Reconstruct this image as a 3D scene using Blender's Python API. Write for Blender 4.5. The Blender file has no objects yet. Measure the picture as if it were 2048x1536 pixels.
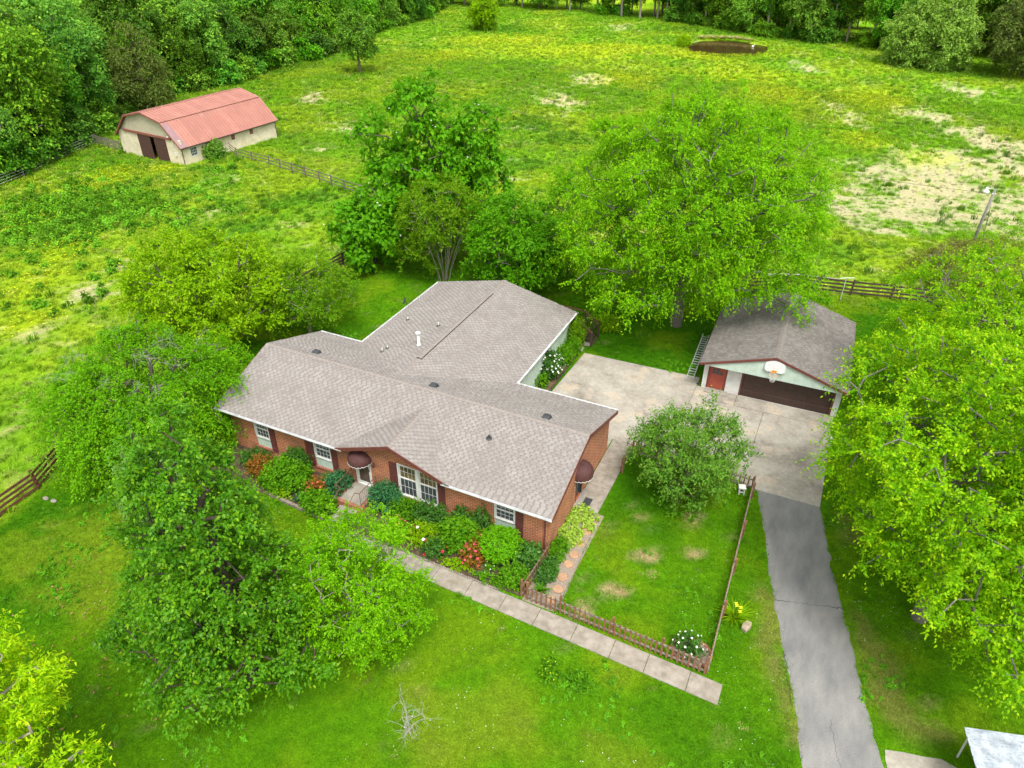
import bpy, math, random
import numpy as np
from mathutils import Matrix, Vector
R = math.radians
PI = math.pi
sc = bpy.context.scene
COL = sc.collection

# ------------------------------------------------------------------ camera
def look():
    yaw, pitch, roll = -0.4432, 0.5925, 0.0027
    cy, sy, cp, sp = math.cos(yaw), math.sin(yaw), math.cos(pitch), math.sin(pitch)
    f = Vector((sy*cp, cy*cp, -sp)); r = Vector((cy, -sy, 0)); u = r.cross(f)
    r2 = r*math.cos(roll) + u*math.sin(roll); u2 = u*math.cos(roll) - r*math.sin(roll)
    m = Matrix((r2, u2, -f)).transposed().to_4x4()
    m.translation = Vector((26.679, -20.6215, 24.1554))
    return m
cd = bpy.data.cameras.new('camera'); cam = bpy.data.objects.new('camera', cd); COL.objects.link(cam)
cam.matrix_world = look(); cd.sensor_width = 36; cd.lens = 1445.6/2048*36
cd.clip_start = 0.5; cd.clip_end = 3000; sc.camera = cam
# ------------------------------------------------------------------ sky, sun, exposure
SUN_EL, SUN_AZ = R(62), R(140)          # azimuth clockwise from +Y
w = bpy.data.worlds.new('World'); sc.world = w; w.use_nodes = True
nt = w.node_tree; bg = nt.nodes['Background']
sky = nt.nodes.new('ShaderNodeTexSky'); sky.sky_type = 'NISHITA'; sky.sun_disc = False
sky.sun_elevation = SUN_EL; sky.sun_rotation = SUN_AZ; sky.dust_density = 4.0; sky.air_density = 1.0; sky.ozone_density = 1.0
hs = nt.nodes.new('ShaderNodeHueSaturation'); hs.inputs['Saturation'].default_value = 0.10   # thin overcast
nt.links.new(sky.outputs[0], hs.inputs['Color']); nt.links.new(hs.outputs[0], bg.inputs[0])
bg.inputs[1].default_value = 0.15
sl = bpy.data.lights.new('sun', 'SUN'); sl.energy = 1.4; sl.angle = R(18); sl.color = (1.0, 0.95, 0.86)
so = bpy.data.objects.new('sun', sl); COL.objects.link(so)
d = Vector((math.sin(SUN_AZ)*math.cos(SUN_EL), math.cos(SUN_AZ)*math.cos(SUN_EL), math.sin(SUN_EL)))
so.rotation_euler = d.to_track_quat('Z', 'Y').to_euler(); so.location = (40, -40, 60)
vs = sc.view_settings; vs.view_transform = 'Standard'; vs.look = 'None'; vs.gamma = 1.0; vs.use_curve_mapping = False
vs.exposure = 1.15
sc.cycles.max_bounces = 8; sc.cycles.transparent_max_bounces = 8; sc.cycles.diffuse_bounces = 4
sc.cycles.glossy_bounces = 2; sc.cycles.transmission_bounces = 4

# ------------------------------------------------------------------ terrain
def S(t):
    t = np.clip(t, 0, 1); return t*t*(3-2*t)
def H(x, y):
    x = np.asarray(x, float); y = np.asarray(y, float)
    r = np.hypot(np.maximum(-9-x, 0), np.maximum(y-33, 0))
    h1 = -0.35*np.maximum(S((13-x)/6)*S((2-y)/3), S((1-x)/4)*S((12-y)/6))
    return -3.0*S(r/45) + h1*(1-S(r/20))
def hz(x, y): return float(H(x, y))
_rs = np.random.RandomState(7); _tab = _rs.rand(256, 256)
def vnoise(x, y):
    xi = np.floor(x).astype(int); yi = np.floor(y).astype(int); fx = x-xi; fy = y-yi
    fx = fx*fx*(3-2*fx); fy = fy*fy*(3-2*fy); a = xi & 255; b = yi & 255; a1 = (a+1) & 255; b1 = (b+1) & 255
    return (_tab[a, b]*(1-fx)+_tab[a1, b]*fx)*(1-fy)+(_tab[a, b1]*(1-fx)+_tab[a1, b1]*fx)*fy
def fbm(x, y, sc_=1.0, o=4):
    s = 0; a = 1; n = 0
    for i in range(o):
        s = s+a*vnoise(x*sc_+17.3*i, y*sc_+9.1*i); n += a; a *= .55; sc_ *= 2.03
    return s/n

# ------------------------------------------------------------------ materials
MATS = {}
def new_mat(name):
    m = bpy.data.materials.new(name); m.use_nodes = True; MATS[name] = m
    return m, m.node_tree, m.node_tree.nodes['Principled BSDF']
def N(t, kind, **k):
    n = t.nodes.new(kind)
    for a, b in k.items():
        if a.startswith('i_'): n.inputs[a[2:]].default_value = b
        else: setattr(n, a, b)
    return n
def ramp(t, fac, stops):
    n = t.nodes.new('ShaderNodeValToRGB'); e = n.color_ramp.elements
    while len(e) < len(stops): e.new(.5)
    for q, (p, c) in zip(e, stops):
        q.position = p; q.color = (*c, 1) if len(c) == 3 else c
    t.links.new(fac, n.inputs[0]); return n.outputs[0]
def mixc(t, fac, a, b, mode='MIX'):
    n = t.nodes.new('ShaderNodeMix'); n.data_type = 'RGBA'; n.blend_type = mode
    for s, v in ((n.inputs[0], fac), (n.inputs[6], a), (n.inputs[7], b)):
        if hasattr(v, 'is_linked') or hasattr(v, 'links'): t.links.new(v, s)
        elif isinstance(v, (int, float)): s.default_value = v
        else: s.default_value = (*v, 1)
    return n.outputs[2]
def noise(t, scale, detail=4, rough=.6, vec=None, w_=None):
    n = t.nodes.new('ShaderNodeTexNoise'); n.inputs['Scale'].default_value = scale
    n.inputs['Detail'].default_value = detail; n.inputs['Roughness'].default_value = rough
    if vec is not None: t.links.new(vec, n.inputs['Vector'])
    return n.outputs[0]
def wpos(t): return t.nodes.new('ShaderNodeNewGeometry').outputs['Position']
def bump(t, p, h, strength=.4, dist=.02):
    b = t.nodes.new('ShaderNodeBump'); b.inputs['Strength'].default_value = strength; b.inputs['Distance'].default_value = dist
    t.links.new(h, b.inputs['Height']); t.links.new(b.outputs[0], p.inputs['Normal'])
def simple(name, c1, c2=None, scale=6, rough=.7, bmp=.0, metal=0., spec=.4, dirt=None, dist=.01):
    """two tone noise material on world position"""
    m, t, p = new_mat(name); pos = wpos(t)
    c2 = c2 or tuple(v*.75 for v in c1)
    f = noise(t, scale, 5, .65, pos)
    col = ramp(t, f, [(.35, c2), (.65, c1)])
    if dirt:
        f2 = noise(t, dirt[1], 3, .6, pos); col = mixc(t, ramp(t, f2, [(dirt[2], (0, 0, 0)), (dirt[2]+.14, (1, 1, 1))]), col, dirt[0])
    t.links.new(col, p.inputs['Base Color']); p.inputs['Roughness'].default_value = rough
    p.inputs['Metallic'].default_value = metal; p.inputs['Specular IOR Level'].default_value = spec
    if bmp: bump(t, p, noise(t, scale*4, 4, .7, pos), bmp, dist)
    return m
def attr_mat(name, rough=.85, nscale=40, namt=.35, bmp=.3):
    """colour from the 'Col' attribute times fine noise"""
    m, t, p = new_mat(name); a = t.nodes.new('ShaderNodeAttribute'); a.attribute_name = 'Col'
    f = noise(t, nscale, 4, .7, wpos(t))
    col = mixc(t, 1.0, a.outputs[0], ramp(t, f, [(.25, (1-namt,)*3), (.75, (1+namt*.6,)*3)]), 'MULTIPLY')
    f5 = noise(t, .8, 5, .7, wpos(t)); col = mixc(t, 1., col, ramp(t, f5, [(.3, (.84, .83, .82)), (.7, (1.1, 1.1, 1.1))]), 'MULTIPLY')
    t.links.new(col, p.inputs['Base Color']); p.inputs['Roughness'].default_value = rough; p.inputs['Specular IOR Level'].default_value = .2
    if bmp: bump(t, p, f, bmp, .01)
    return m
def leaf_mat(name, ca, cb, tip, tipamt=.8, trans=.3, rough=.5, objvar=.0, spec=.1):
    """ca/cb: dark and light leaf, tip: young growth; 'tint' = (random, young, 0)"""
    m, t, p = new_mat(name); a = t.nodes.new('ShaderNodeAttribute'); a.attribute_name = 'tint'
    sp = t.nodes.new('ShaderNodeSeparateColor'); t.links.new(a.outputs[0], sp.inputs[0])
    col = mixc(t, sp.outputs[0], ca, cb)
    mu = t.nodes.new('ShaderNodeMath'); mu.operation = 'MULTIPLY'; mu.inputs[1].default_value = tipamt
    t.links.new(sp.outputs[1], mu.inputs[0]); col = mixc(t, mu.outputs[0], col, tip)
    if objvar:
        oi = t.nodes.new('ShaderNodeObjectInfo')
        h = t.nodes.new('ShaderNodeHueSaturation'); t.links.new(col, h.inputs['Color'])
        for inp, lo, hi in (('Hue', .5-.022*objvar, .5+.012*objvar), ('Value', 1-.3*objvar, 1+.45*objvar), ('Saturation', 1-.08*objvar, 1.0)):
            mr = t.nodes.new('ShaderNodeMapRange'); mr.inputs[3].default_value = lo; mr.inputs[4].default_value = hi
            wn = t.nodes.new('ShaderNodeMath'); wn.operation = 'FRACT'; ml = t.nodes.new('ShaderNodeMath'); ml.operation = 'MULTIPLY'
            ml.inputs[1].default_value = {'Hue': 1.0, 'Value': 7.37, 'Saturation': 13.1}[inp]
            t.links.new(oi.outputs['Random'], ml.inputs[0]); t.links.new(ml.outputs[0], wn.inputs[0]); t.links.new(wn.outputs[0], mr.inputs[0]); t.links.new(mr.outputs[0], h.inputs[inp])
        col = h.outputs[0]
    t.links.new(col, p.inputs['Base Color']); p.inputs['Roughness'].default_value = rough; p.inputs['Specular IOR Level'].default_value = spec
    tr = t.nodes.new('ShaderNodeBsdfTranslucent'); mx = t.nodes.new('ShaderNodeMixShader'); mx.inputs[0].default_value = trans
    hs2 = t.nodes.new('ShaderNodeHueSaturation'); hs2.inputs['Hue'].default_value = .485; hs2.inputs['Value'].default_value = 1.25
    t.links.new(col, hs2.inputs['Color']); t.links.new(hs2.outputs[0], tr.inputs[0])
    t.links.new(p.outputs[0], mx.inputs[1]); t.links.new(tr.outputs[0], mx.inputs[2])
    t.links.new(mx.outputs[0], t.nodes['Material Output'].inputs[0])
    return m
def tuft_mat(name, inst=True, trans=.25):
    m, t, p = new_mat(name); a = t.nodes.new('ShaderNodeAttribute'); a.attribute_name = 'tint'
    if inst: a.attribute_type = 'INSTANCER'
    b = t.nodes.new('ShaderNodeAttribute'); b.attribute_name = 'bl'
    col = mixc(t, 1.0, a.outputs[0], ramp(t, b.outputs['Fac'], [(0, (.78, .78, .78)), (1, (1.25, 1.22, 1.1))]), 'MULTIPLY')
    t.links.new(col, p.inputs['Base Color']); p.inputs['Roughness'].default_value = .6; p.inputs['Specular IOR Level'].default_value = .05
    tr = t.nodes.new('ShaderNodeBsdfTranslucent'); mx = t.nodes.new('ShaderNodeMixShader'); mx.inputs[0].default_value = trans
    t.links.new(col, tr.inputs[0]); t.links.new(p.outputs[0], mx.inputs[1]); t.links.new(tr.outputs[0], mx.inputs[2])
    t.links.new(mx.outputs[0], t.nodes['Material Output'].inputs[0])
    return m

def brick_mat():
    m, t, p = new_mat('brick'); g = t.nodes.new('ShaderNodeNewGeometry')
    sp = t.nodes.new('ShaderNodeSeparateXYZ'); t.links.new(g.outputs['Position'], sp.inputs[0])
    sn = t.nodes.new('ShaderNodeSeparateXYZ'); t.links.new(g.outputs['True Normal'], sn.inputs[0])
    ab = N(t, 'ShaderNodeMath', operation='ABSOLUTE'); t.links.new(sn.outputs[0], ab.inputs[0])
    gt = N(t, 'ShaderNodeMath', operation='GREATER_THAN'); gt.inputs[1].default_value = .5; t.links.new(ab.outputs[0], gt.inputs[0])
    mf = t.nodes.new('ShaderNodeMix'); t.links.new(gt.outputs[0], mf.inputs[0]); t.links.new(sp.outputs[0], mf.inputs[2]); t.links.new(sp.outputs[1], mf.inputs[3])
    cb = t.nodes.new('ShaderNodeCombineXYZ'); t.links.new(mf.outputs[0], cb.inputs[0]); t.links.new(sp.outputs[2], cb.inputs[1])
    br = t.nodes.new('ShaderNodeTexBrick'); t.links.new(cb.outputs[0], br.inputs['Vector'])
    for k, v in (('Scale', 1.), ('Mortar Size', .013), ('Mortar Smooth', .15), ('Bias', -.1), ('Brick Width', .24), ('Row Height', .09)): br.inputs[k].default_value = v
    br.inputs['Color1'].default_value = (.49, .13, .042, 1); br.inputs['Color2'].default_value = (.32, .074, .027, 1); br.inputs['Mortar'].default_value = (.47, .35, .245, 1)
    f = noise(t, 1.3, 4, .6, g.outputs['Position'])
    col = mixc(t, 1., br.outputs[0], ramp(t, f, [(.3, (.72, .75, .8)), (.7, (1.12, 1.1, 1.05))]), 'MULTIPLY')
    f2 = noise(t, 9, 4, .7, g.outputs['Position']); col = mixc(t, ramp(t, f2, [(.6, (0, 0, 0)), (.72, (.3, .3, .3))]), col, (.16, .05, .03))
    t.links.new(col, p.inputs['Base Color']); p.inputs['Roughness'].default_value = .85; p.inputs['Specular IOR Level'].default_value = .2
    iv = N(t, 'ShaderNodeMath', operation='SUBTRACT'); iv.inputs[0].default_value = 1.; t.links.new(br.outputs['Fac'], iv.inputs[1])
    bump(t, p, iv.outputs[0], .6, .012)
    return m
M = {}
M['brick'] = brick_mat()
M['shingle'] = attr_mat('shingle', .9, 55, .4, .35)
M['roof_base'] = simple('roof_base', (.198, .172, .158), (.17, .146, .134), 8, .9, .3)
M['groof_base'] = simple('groof_base', (.15, .13, .12), (.10, .088, .082), 30, .9, .3)
M['ridge'] = simple('ridge', (.25, .222, .2), (.19, .165, .15), 8, .9, .3)
M['gridge'] = simple('gridge', (.22, .195, .18), (.15, .13, .12), 8, .9, .3)
M['white'] = simple('white_paint', (0.688, 0.688, 0.671), (0.568, 0.568, 0.542), 3, .45)
M['gutter'] = simple('gutter_white', (0.671, 0.679, 0.688), (0.473, 0.482, 0.490), 2.5, .4)
M['trim'] = simple('brown_trim', (0.172, 0.052, 0.039), (0.112, 0.036, 0.028), 5, .6)
M['shutter'] = simple('shutter_paint', (0.163, 0.047, 0.039), (0.086, 0.030, 0.026), 9, .65, .1)
M['mint'] = simple('mint_siding', (0.533, 0.636, 0.550), (0.430, 0.533, 0.456), 3, .55)
M['offwhite'] = simple('offwhite_siding', (0.636, 0.636, 0.611), (0.516, 0.516, 0.490), 3, .55)
M['glass'] = simple('window_glass', (.03, .04, .05), (.018, .022, .028), 2, .06, spec=.7)
M['screen'] = simple('window_screen', (.075, .085, .095), (.05, .058, .066), 2, .25, spec=.5)
M['tree_reflection'] = simple('tree_reflection', (.24, .17, .05), (.05, .045, .02), 2.2, .5)  # yellow-brown tree reflections painted into the upper panes of the large window
M['doorin'] = simple('door_wood', (.11, .07, .045), (.05, .034, .024), 3, .25, spec=.6)
M['awning'] = simple('awning_cloth', (.085, .03, .028), (.055, .02, .02), 4, .75, .1)
M['concrete'] = simple('concrete', (0.310, 0.280, 0.241), (0.215, 0.194, 0.163), 1.6, .9, .15, dirt=((.2, .175, .14), .5, .55))
M['pad'] = None
M['slab'] = simple('walk_concrete', (0.301, 0.267, 0.224), (0.185, 0.163, 0.129), 2.6, .9, .2, dirt=((.19, .16, .11), 1.1, .56))
M['wood'] = simple('fence_stain', (.27, .125, .062), (.155, .072, .037), 7, .75, .25, dirt=((.26, .2, .15), 3, .6))
M['wood_grey'] = simple('weathered_wood', (0.258, 0.219, 0.185), (0.138, 0.112, 0.090), 6, .85, .25)
M['wood_dark'] = simple('weathered_dark', (.2, .16, .13), (.11, .085, .068), 6, .85, .25)
M['rail_brown'] = simple('rail_brown', (.155, .055, .035), (.085, .032, .022), 6, .75, .2)
M['rail_dark'] = simple('rail_dark', (.085, .052, .036), (.045, .03, .022), 6, .8, .2)
M['iron'] = simple('railing_iron', (.15, .075, .05), (.09, .045, .03), 6, .6)
M['metal'] = simple('galvanised', (.58, .59, .58), (.46, .47, .46), 3, .45, metal=.0)
M['black'] = simple('black_plastic', (.045, .048, .052), (.03, .032, .035), 4, .5)
M['gdoor'] = simple('garage_door_brown', (.062, .034, .026), (.048, .027, .021), 2, .5)
M['reddoor'] = simple('red_door', (.36, .075, .045), (.27, .055, .035), 3, .5)
M['soil'] = simple('garden_soil', (.085, .055, .035), (.045, .03, .02), 5, .95, .6, dirt=((.10, .13, .03), 1.7, .5), dist=.04)
M['mulch'] = simple('bed_mulch', (.16, .10, .055), (.075, .05, .03), 6, .95, .6, dist=.03)
M['gravel'] = simple('pale_gravel', (0.292, 0.241, 0.189), (0.172, 0.138, 0.103), 22, .95, .5, dist=.02)
M['terracotta'] = simple('terracotta', (.40, .24, .14), (.29, .17, .10), 8, .85, .2)
M['redbrick'] = simple('edging_brick', (.36, .14, .09), (.24, .10, .07), 9, .85, .2)
M['bark'] = simple('bark_grey', (.17, .14, .11), (.085, .068, .055), 9, .9, .5, dist=.03)
M['bark_maple'] = simple('bark_maple', (.19, .17, .15), (.10, .088, .075), 9, .9, .5, dist=.03)
M['bark_pale'] = simple('bark_pale', (.36, .31, .26), (.2, .165, .135), 8, .9, .4, dist=.02)
M['bark_dark'] = simple('bark_dark', (.075, .055, .042), (.04, .03, .023), 8, .9, .4, dist=.02)
M['deadwood'] = simple('dead_twig', (.42, .395, .355), (.30, .28, .25), 12, .85)
M['greytwig'] = simple('grey_twig', (.30, .28, .25), (.2, .185, .165), 12, .85)
M['cream'] = simple('barn_cream', (0.568, 0.499, 0.361), (0.473, 0.404, 0.284), 1.2, .8, .1, dirt=((.40, .30, .18), 1.0, .6))
def block_mat(name, c1, c2, mort):
    m, t, p = new_mat(name); tc = t.nodes.new('ShaderNodeTexCoord'); sp = t.nodes.new('ShaderNodeSeparateXYZ'); t.links.new(tc.outputs['Object'], sp.inputs[0])
    ad = N(t, 'ShaderNodeMath', operation='ADD'); t.links.new(sp.outputs[0], ad.inputs[0]); t.links.new(sp.outputs[1], ad.inputs[1])
    cb = t.nodes.new('ShaderNodeCombineXYZ'); t.links.new(ad.outputs[0], cb.inputs[0]); t.links.new(sp.outputs[2], cb.inputs[1])
    br = t.nodes.new('ShaderNodeTexBrick'); t.links.new(cb.outputs[0], br.inputs['Vector'])
    for k, v in (('Scale', 1.), ('Mortar Size', .012), ('Brick Width', .41), ('Row Height', .21)): br.inputs[k].default_value = v
    br.inputs['Color1'].default_value = (*c1, 1); br.inputs['Color2'].default_value = (*c2, 1); br.inputs['Mortar'].default_value = (*mort, 1)
    f = noise(t, 1.1, 5, .7, wpos(t)); col = mixc(t, 1., br.outputs[0], ramp(t, f, [(.3, (.78, .74, .68)), (.6, (1.05, 1.05, 1.05))]), 'MULTIPLY')
    t.links.new(col, p.inputs['Base Color']); p.inputs['Roughness'].default_value = .85; return m
M['cream'] = block_mat('barn_block', (.66, .59, .44), (.62, .55, .405), (.52, .45, .32))
M['barn_siding'] = simple('barn_siding', (0.473, 0.430, 0.318), (0.387, 0.344, 0.249), 4, .75)
M['barn_roof'] = simple('barn_roof_red', (.35, .158, .122), (.30, .13, .10), .7, .5, dirt=((.33, .125, .095), .35, .62))
M['barn_roof2'] = simple('barn_roof_purple', (.27, .17, .18), (.22, .14, .15), 2, .5)
M['barn_brown'] = simple('barn_brown', (.085, .04, .034), (.065, .03, .026), 3, .65)
M['barn_trim'] = simple('barn_trim', (.25, .09, .065), (.19, .07, .05), 3, .65)
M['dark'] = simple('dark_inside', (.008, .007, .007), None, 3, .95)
M['pole'] = simple('pole_wood', (.25, .235, .215), (.16, .15, .135), 5, .9, .3)
M['hoopwhite'] = simple('backboard_white', (0.705, 0.714, 0.722), (0.602, 0.611, 0.619), 6, .5)
M['orange'] = simple('hoop_orange', (.75, .28, .02), (.5, .17, .015), 8, .5)
M['net'] = simple('net_white', (.78, .78, .76), None, 8, .8)
M['petal_white'] = simple('petal_white', (.85, .84, .80), (.75, .73, .68), 9, .6)
M['petal_cream'] = simple('petal_cream', (.62, .60, .46), (.5, .5, .36), 9, .6)
M['petal_pink'] = simple('petal_pink', (.72, .09, .14), (.55, .05, .09), 9, .6)
M['petal_red'] = simple('petal_red', (.50, .015, .03), (.36, .01, .02), 9, .6)
M['petal_yellow'] = simple('petal_yellow', (.80, .77, .02), (.72, .68, .015), 9, .6)
M['petal_coral'] = simple('petal_coral', (.58, .13, .06), (.42, .09, .04), 9, .6)
M['stone'] = simple('field_stone', (0.361, 0.292, 0.215), (0.258, 0.206, 0.146), 7, .9, .3)
M['deadleaf'] = simple('dead_leaf', (.30, .17, .07), (.18, .09, .04), 9, .8)
M['water'] = None

# ------------------------------------------------------------------ mesh helpers
def link(name, me, parent=None):
    o = bpy.data.objects.new(name, me); COL.objects.link(o)
    if parent is not None: o.parent = parent
    return o
class MB:
    def __init__(self): self.v = []; self.f = []; self.c = []; self.cur = None
    def add(self, vs, fs):
        b = len(self.v); self.v += [tuple(p) for p in vs]; self.f += [tuple(i+b for i in q) for q in fs]
        if self.cur is not None: self.c += [self.cur]*len(vs)
    def box(self, x0, x1, y0, y1, z0, z1):
        self.add([(x0, y0, z0), (x1, y0, z0), (x1, y1, z0), (x0, y1, z0), (x0, y0, z1), (x1, y0, z1), (x1, y1, z1), (x0, y1, z1)],
                 [(0, 3, 2, 1), (4, 5, 6, 7), (0, 1, 5, 4), (1, 2, 6, 5), (2, 3, 7, 6), (3, 0, 4, 7)]); return self
    def hexa(self, p):   # 8 points, bottom ring then top ring
        self.add(p, [(0, 3, 2, 1), (4, 5, 6, 7), (0, 1, 5, 4), (1, 2, 6, 5), (2, 3, 7, 6), (3, 0, 4, 7)]); return self
    def bar(self, p, q, w_, h_, up=(0, 0, 1)):
        p = Vector(p); q = Vector(q); d_ = (q-p).normalized(); u = Vector(up)
        s = d_.cross(u)
        if s.length < 1e-4: s = d_.cross(Vector((1, 0, 0)))
        s.normalize(); t_ = s.cross(d_).normalized(); a = s*w_/2; b = t_*h_/2
        self.hexa([p-a-b, p+a-b, q+a-b, q-a-b, p-a+b, p+a+b, q+a+b, q-a+b]); return self
    def tube(self, path, rad, n=6, cap=True):
        k = len(path); P = [Vector(p) for p in path]; rr = rad if hasattr(rad, '__len__') else [rad]*k
        vs_ = []; fs = []; pu = None
        for i in range(k):
            d_ = (P[min(i+1, k-1)]-P[max(i-1, 0)]).normalized()
            a = d_.cross(Vector((0, 0, 1)) if abs(d_.z) < .9 else Vector((1, 0, 0))).normalized() if pu is None else (pu-d_*pu.dot(d_)).normalized()
            pu = a; b = d_.cross(a)
            for j in range(n):
                t_ = 2*PI*j/n; vs_.append(P[i]+(a*math.cos(t_)+b*math.sin(t_))*rr[i])
        for i in range(k-1):
            for j in range(n):
                fs.append((i*n+j, i*n+(j+1) % n, (i+1)*n+(j+1) % n, (i+1)*n+j))
        if cap: fs += [tuple(range(n))[::-1], tuple((k-1)*n+j for j in range(n))]
        self.add(vs_, fs); return self
    def lathe(self, prof, n=12, c=(0, 0, 0)):
        vs_ = [(c[0]+r*math.cos(2*PI*j/n), c[1]+r*math.sin(2*PI*j/n), c[2]+z) for r, z in prof for j in range(n)]
        fs = [(i*n+j, i*n+(j+1) % n, (i+1)*n+(j+1) % n, (i+1)*n+j) for i in range(len(prof)-1) for j in range(n)]
        fs += [tuple(range(n))[::-1], tuple((len(prof)-1)*n+j for j in range(n))]
        self.add(vs_, fs); return self
    def prism(self, poly, z0, z1):      # horizontal polygon
        n = len(poly); self.add([(x, y, z0) for x, y in poly]+[(x, y, z1) for x, y in poly],
                                [tuple(range(n))[::-1], tuple(range(n, 2*n))]+[(i, (i+1) % n, n+(i+1) % n, n+i) for i in range(n)]); return self
    def slab(self, quad, th):            # 4 pts (top face, ccw seen from above) thickened downwards along z
        q = [Vector(p) for p in quad]; self.hexa([p-Vector((0, 0, th)) for p in q]+q); return self
    def sheet(self, poly, z):
        self.add([(x, y, z) for x, y in poly], [tuple(range(len(poly)))]); return self
    def build(self, name, mat, parent=None, smooth=False, bevel=0):
        me = bpy.data.meshes.new(name); me.from_pydata(self.v, [], self.f); me.update()
        if self.c:
            a = me.color_attributes.new('Col', 'FLOAT_COLOR', 'POINT'); a.data.foreach_set('color', np.array([(*c, 1) for c in self.c], np.float32).ravel())
        me.materials.append(mat)
        if smooth: me.shade_smooth()
        o = link(name, me, parent)
        if bevel:
            b = o.modifiers.new('bevel', 'BEVEL'); b.width = bevel; b.segments = 2; b.limit_method = 'ANGLE'
        return o
def np_mesh(name, V, F, mat, attrs=None, smooth=False):
    """V (n,3), F (m,4) or (m,3)"""
    me = bpy.data.meshes.new(name); k = F.shape[1]
    me.vertices.add(len(V)); me.vertices.foreach_set('co', np.ascontiguousarray(V, np.float32).ravel())
    me.loops.add(F.size); me.loops.foreach_set('vertex_index', np.ascontiguousarray(F, np.int32).ravel())
    me.polygons.add(len(F)); me.polygons.foreach_set('loop_start', np.arange(len(F), dtype=np.int32)*k)
    me.update(calc_edges=True)
    if attrs:
        for an, arr in attrs.items():
            a = me.attributes.new(an, 'FLOAT_COLOR' if arr.ndim == 2 else 'FLOAT', 'POINT')
            a.data.foreach_set('color' if arr.ndim == 2 else 'value', np.ascontiguousarray(arr, np.float32).ravel())
    if smooth: me.shade_smooth()
    me.materials.append(mat); return me
def empty(name, loc=(0, 0, 0), rz=0):
    o = bpy.data.objects.new(name, None); COL.objects.link(o); o.location = loc; o.rotation_euler = (0, 0, rz); o.empty_display_size = .3
    return o
def tag(o, label=None, cat=None, group=None, kind=None):
    if label: o['label'] = label
    if cat: o['category'] = cat
    if group: o['group'] = group
    if kind: o['kind'] = kind
    return o
def clone(o, parent=None):
    c = o.copy(); COL.objects.link(c); c.parent = parent
    for ch in o.children: clone(ch, c)
    return c

# ------------------------------------------------------------------ ground colour fields
STRAW = [(38, 68, 17, 13), (47, 82, 11, 20), (42, 64, 13, 9), (36, 72, 12, 16), (31, 58, 9, 8), (44, 66, 8, 10), (34.2, 63.5, 9.7, 8.8), (30.1, 53.3, 5.8, 6.8), (37.1, 81.5, 10.4, 10.3), (42.8, 95.0, 6.0, 12.2), (27.0, 61.0, 3.5, 4.6), (13.3, 139.3, 3.9, 7.4), (-20.0, 110.1, 5.4, 7.8), (-18.3, 91.8, 4.8, 10.3), (40.5, 130.7, 5.2, 8.8), (23.4, 103.3, 2.7, 13.1), (-25.8, 14.9, 2.8, 3.7), (-24.5, 9.3, 3.8, 2.5), (-29.2, 27.5, 3.3, 2.5), (-10.9, 56.4, 3.0, 4.0), (-5.6, 48.1, 2.2, 2.2), (-56.3, 77.1, 4.9, 5.1), (-35.0, 52.4, 2.7, 4.3), (-21.4, 4.0, 1.9, 1.8), (-36.7, 36.3, 3.9, 3.3), (-17.7, 75.3, 2.8, 2.9), (-0.3, 42.5, 2.0, 2.4), (-38.6, 63.6, 4.2, 4.7), (38.5, 60.0, 5.0, 5.3), (-34.2, 173.5, 5.1, 6.8), (34.3, 108.6, 6.1, 6.7), (-22.0, 10.0, 1.7, 1.6)]
YELLOW = [(-70, 235, 70, 28), (-53.9, 142.3, 14.9, 11.3), (-28.9, 140.0, 23.7, 11.2), (-6.2, 144.5, 15.7, 7.1), (26.4, 89.7, 5.1, 7.4), (34.4, 84.0, 5.1, 5.1), (-51.2, 34.3, 3.7, 5.3), (-34.6, 16.3, 3.7, 5.5), (-29.9, 9.7, 3.2, 5.1), (12.5, 112.8, 6.7, 9.7), (-15.2, 112.5, 7.2, 7.8), (-45.8, 20.0, 3.4, 4.4), (3.4, 126.5, 12.1, 10.4), (-54.8, 120.6, 6.2, 8.6), (27.0, 115.9, 7.3, 9.5), (-48.0, 38.7, 2.6, 2.8), (31.3, 34.4, 2.2, 0.7), (-23.4, 5.3, 2.4, 3.0)]
RUSH = [(-86.6, 118.6, 6.6, 41.7), (-43.3, 23.7, 7.6, 5.6), (-17.0, 77.2, 4.3, 5.2), (-9.3, 71.6, 5.4, 5.2), (-7.8, 55.3, 3.6, 3.7), (25.7, 41.5, 6.6, 3.3), (-14.0, 178.9, 18.7, 8.4), (-21.8, 32.8, 4.2, 3.5), (-23.1, 23.9, 4.4, 3.0), (-60.6, 155.8, 11.1, 8.1), (38.6, 149.0, 11.5, 10.9), (39.9, 73.6, 3.5, 3.0)]
YAW = -0.4432
def patch(x, y, L):
    c, s = math.cos(YAW), math.sin(YAW); m = np.zeros_like(x)
    for px, py, a, b in L:
        dx = x-px; dy = y-py; u = (dx*c-dy*s)/a; v = (dx*s+dy*c)/b
        m = np.maximum(m, np.clip(1.25-np.sqrt(u*u+v*v), 0, 1)*min(1, (.4+.6*min(1, math.sqrt(a*b)/8)) if L is STRAW else 1))
    return m
def in_yard(x, y):
    """1 on the mown side of the rail fences"""
    fx = np.interp(y, [-60, -8.6, -6.4, -3.8, 5, 19, 28, 33], [-2, -5.9, -6.2, -7.3, -8.3, -8.3, -7.4, -7.0])
    fy = np.interp(x, [-7, 21.8, 24.1, 28.6, 33, 60], [33, 31.4, 32.4, 33.2, 33.8, 36])
    return np.clip((x-fx)/.5, 0, 1)*np.clip((fy-y)/.5, 0, 1)
BARE = [(22.6, 2.2, .55, .45), (21.6, -.3, .35, .2), (22.2, -.35, .4, .15), (20.7, .95, .22, .4), (24.2, 3.2, .4, .5), (21.2, -1.9, .35, .3), (20.7, -1.6, .3, .25), (23.6, 5.2, .5, .3), (22.9, 1.1, .5, .25)]
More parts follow.
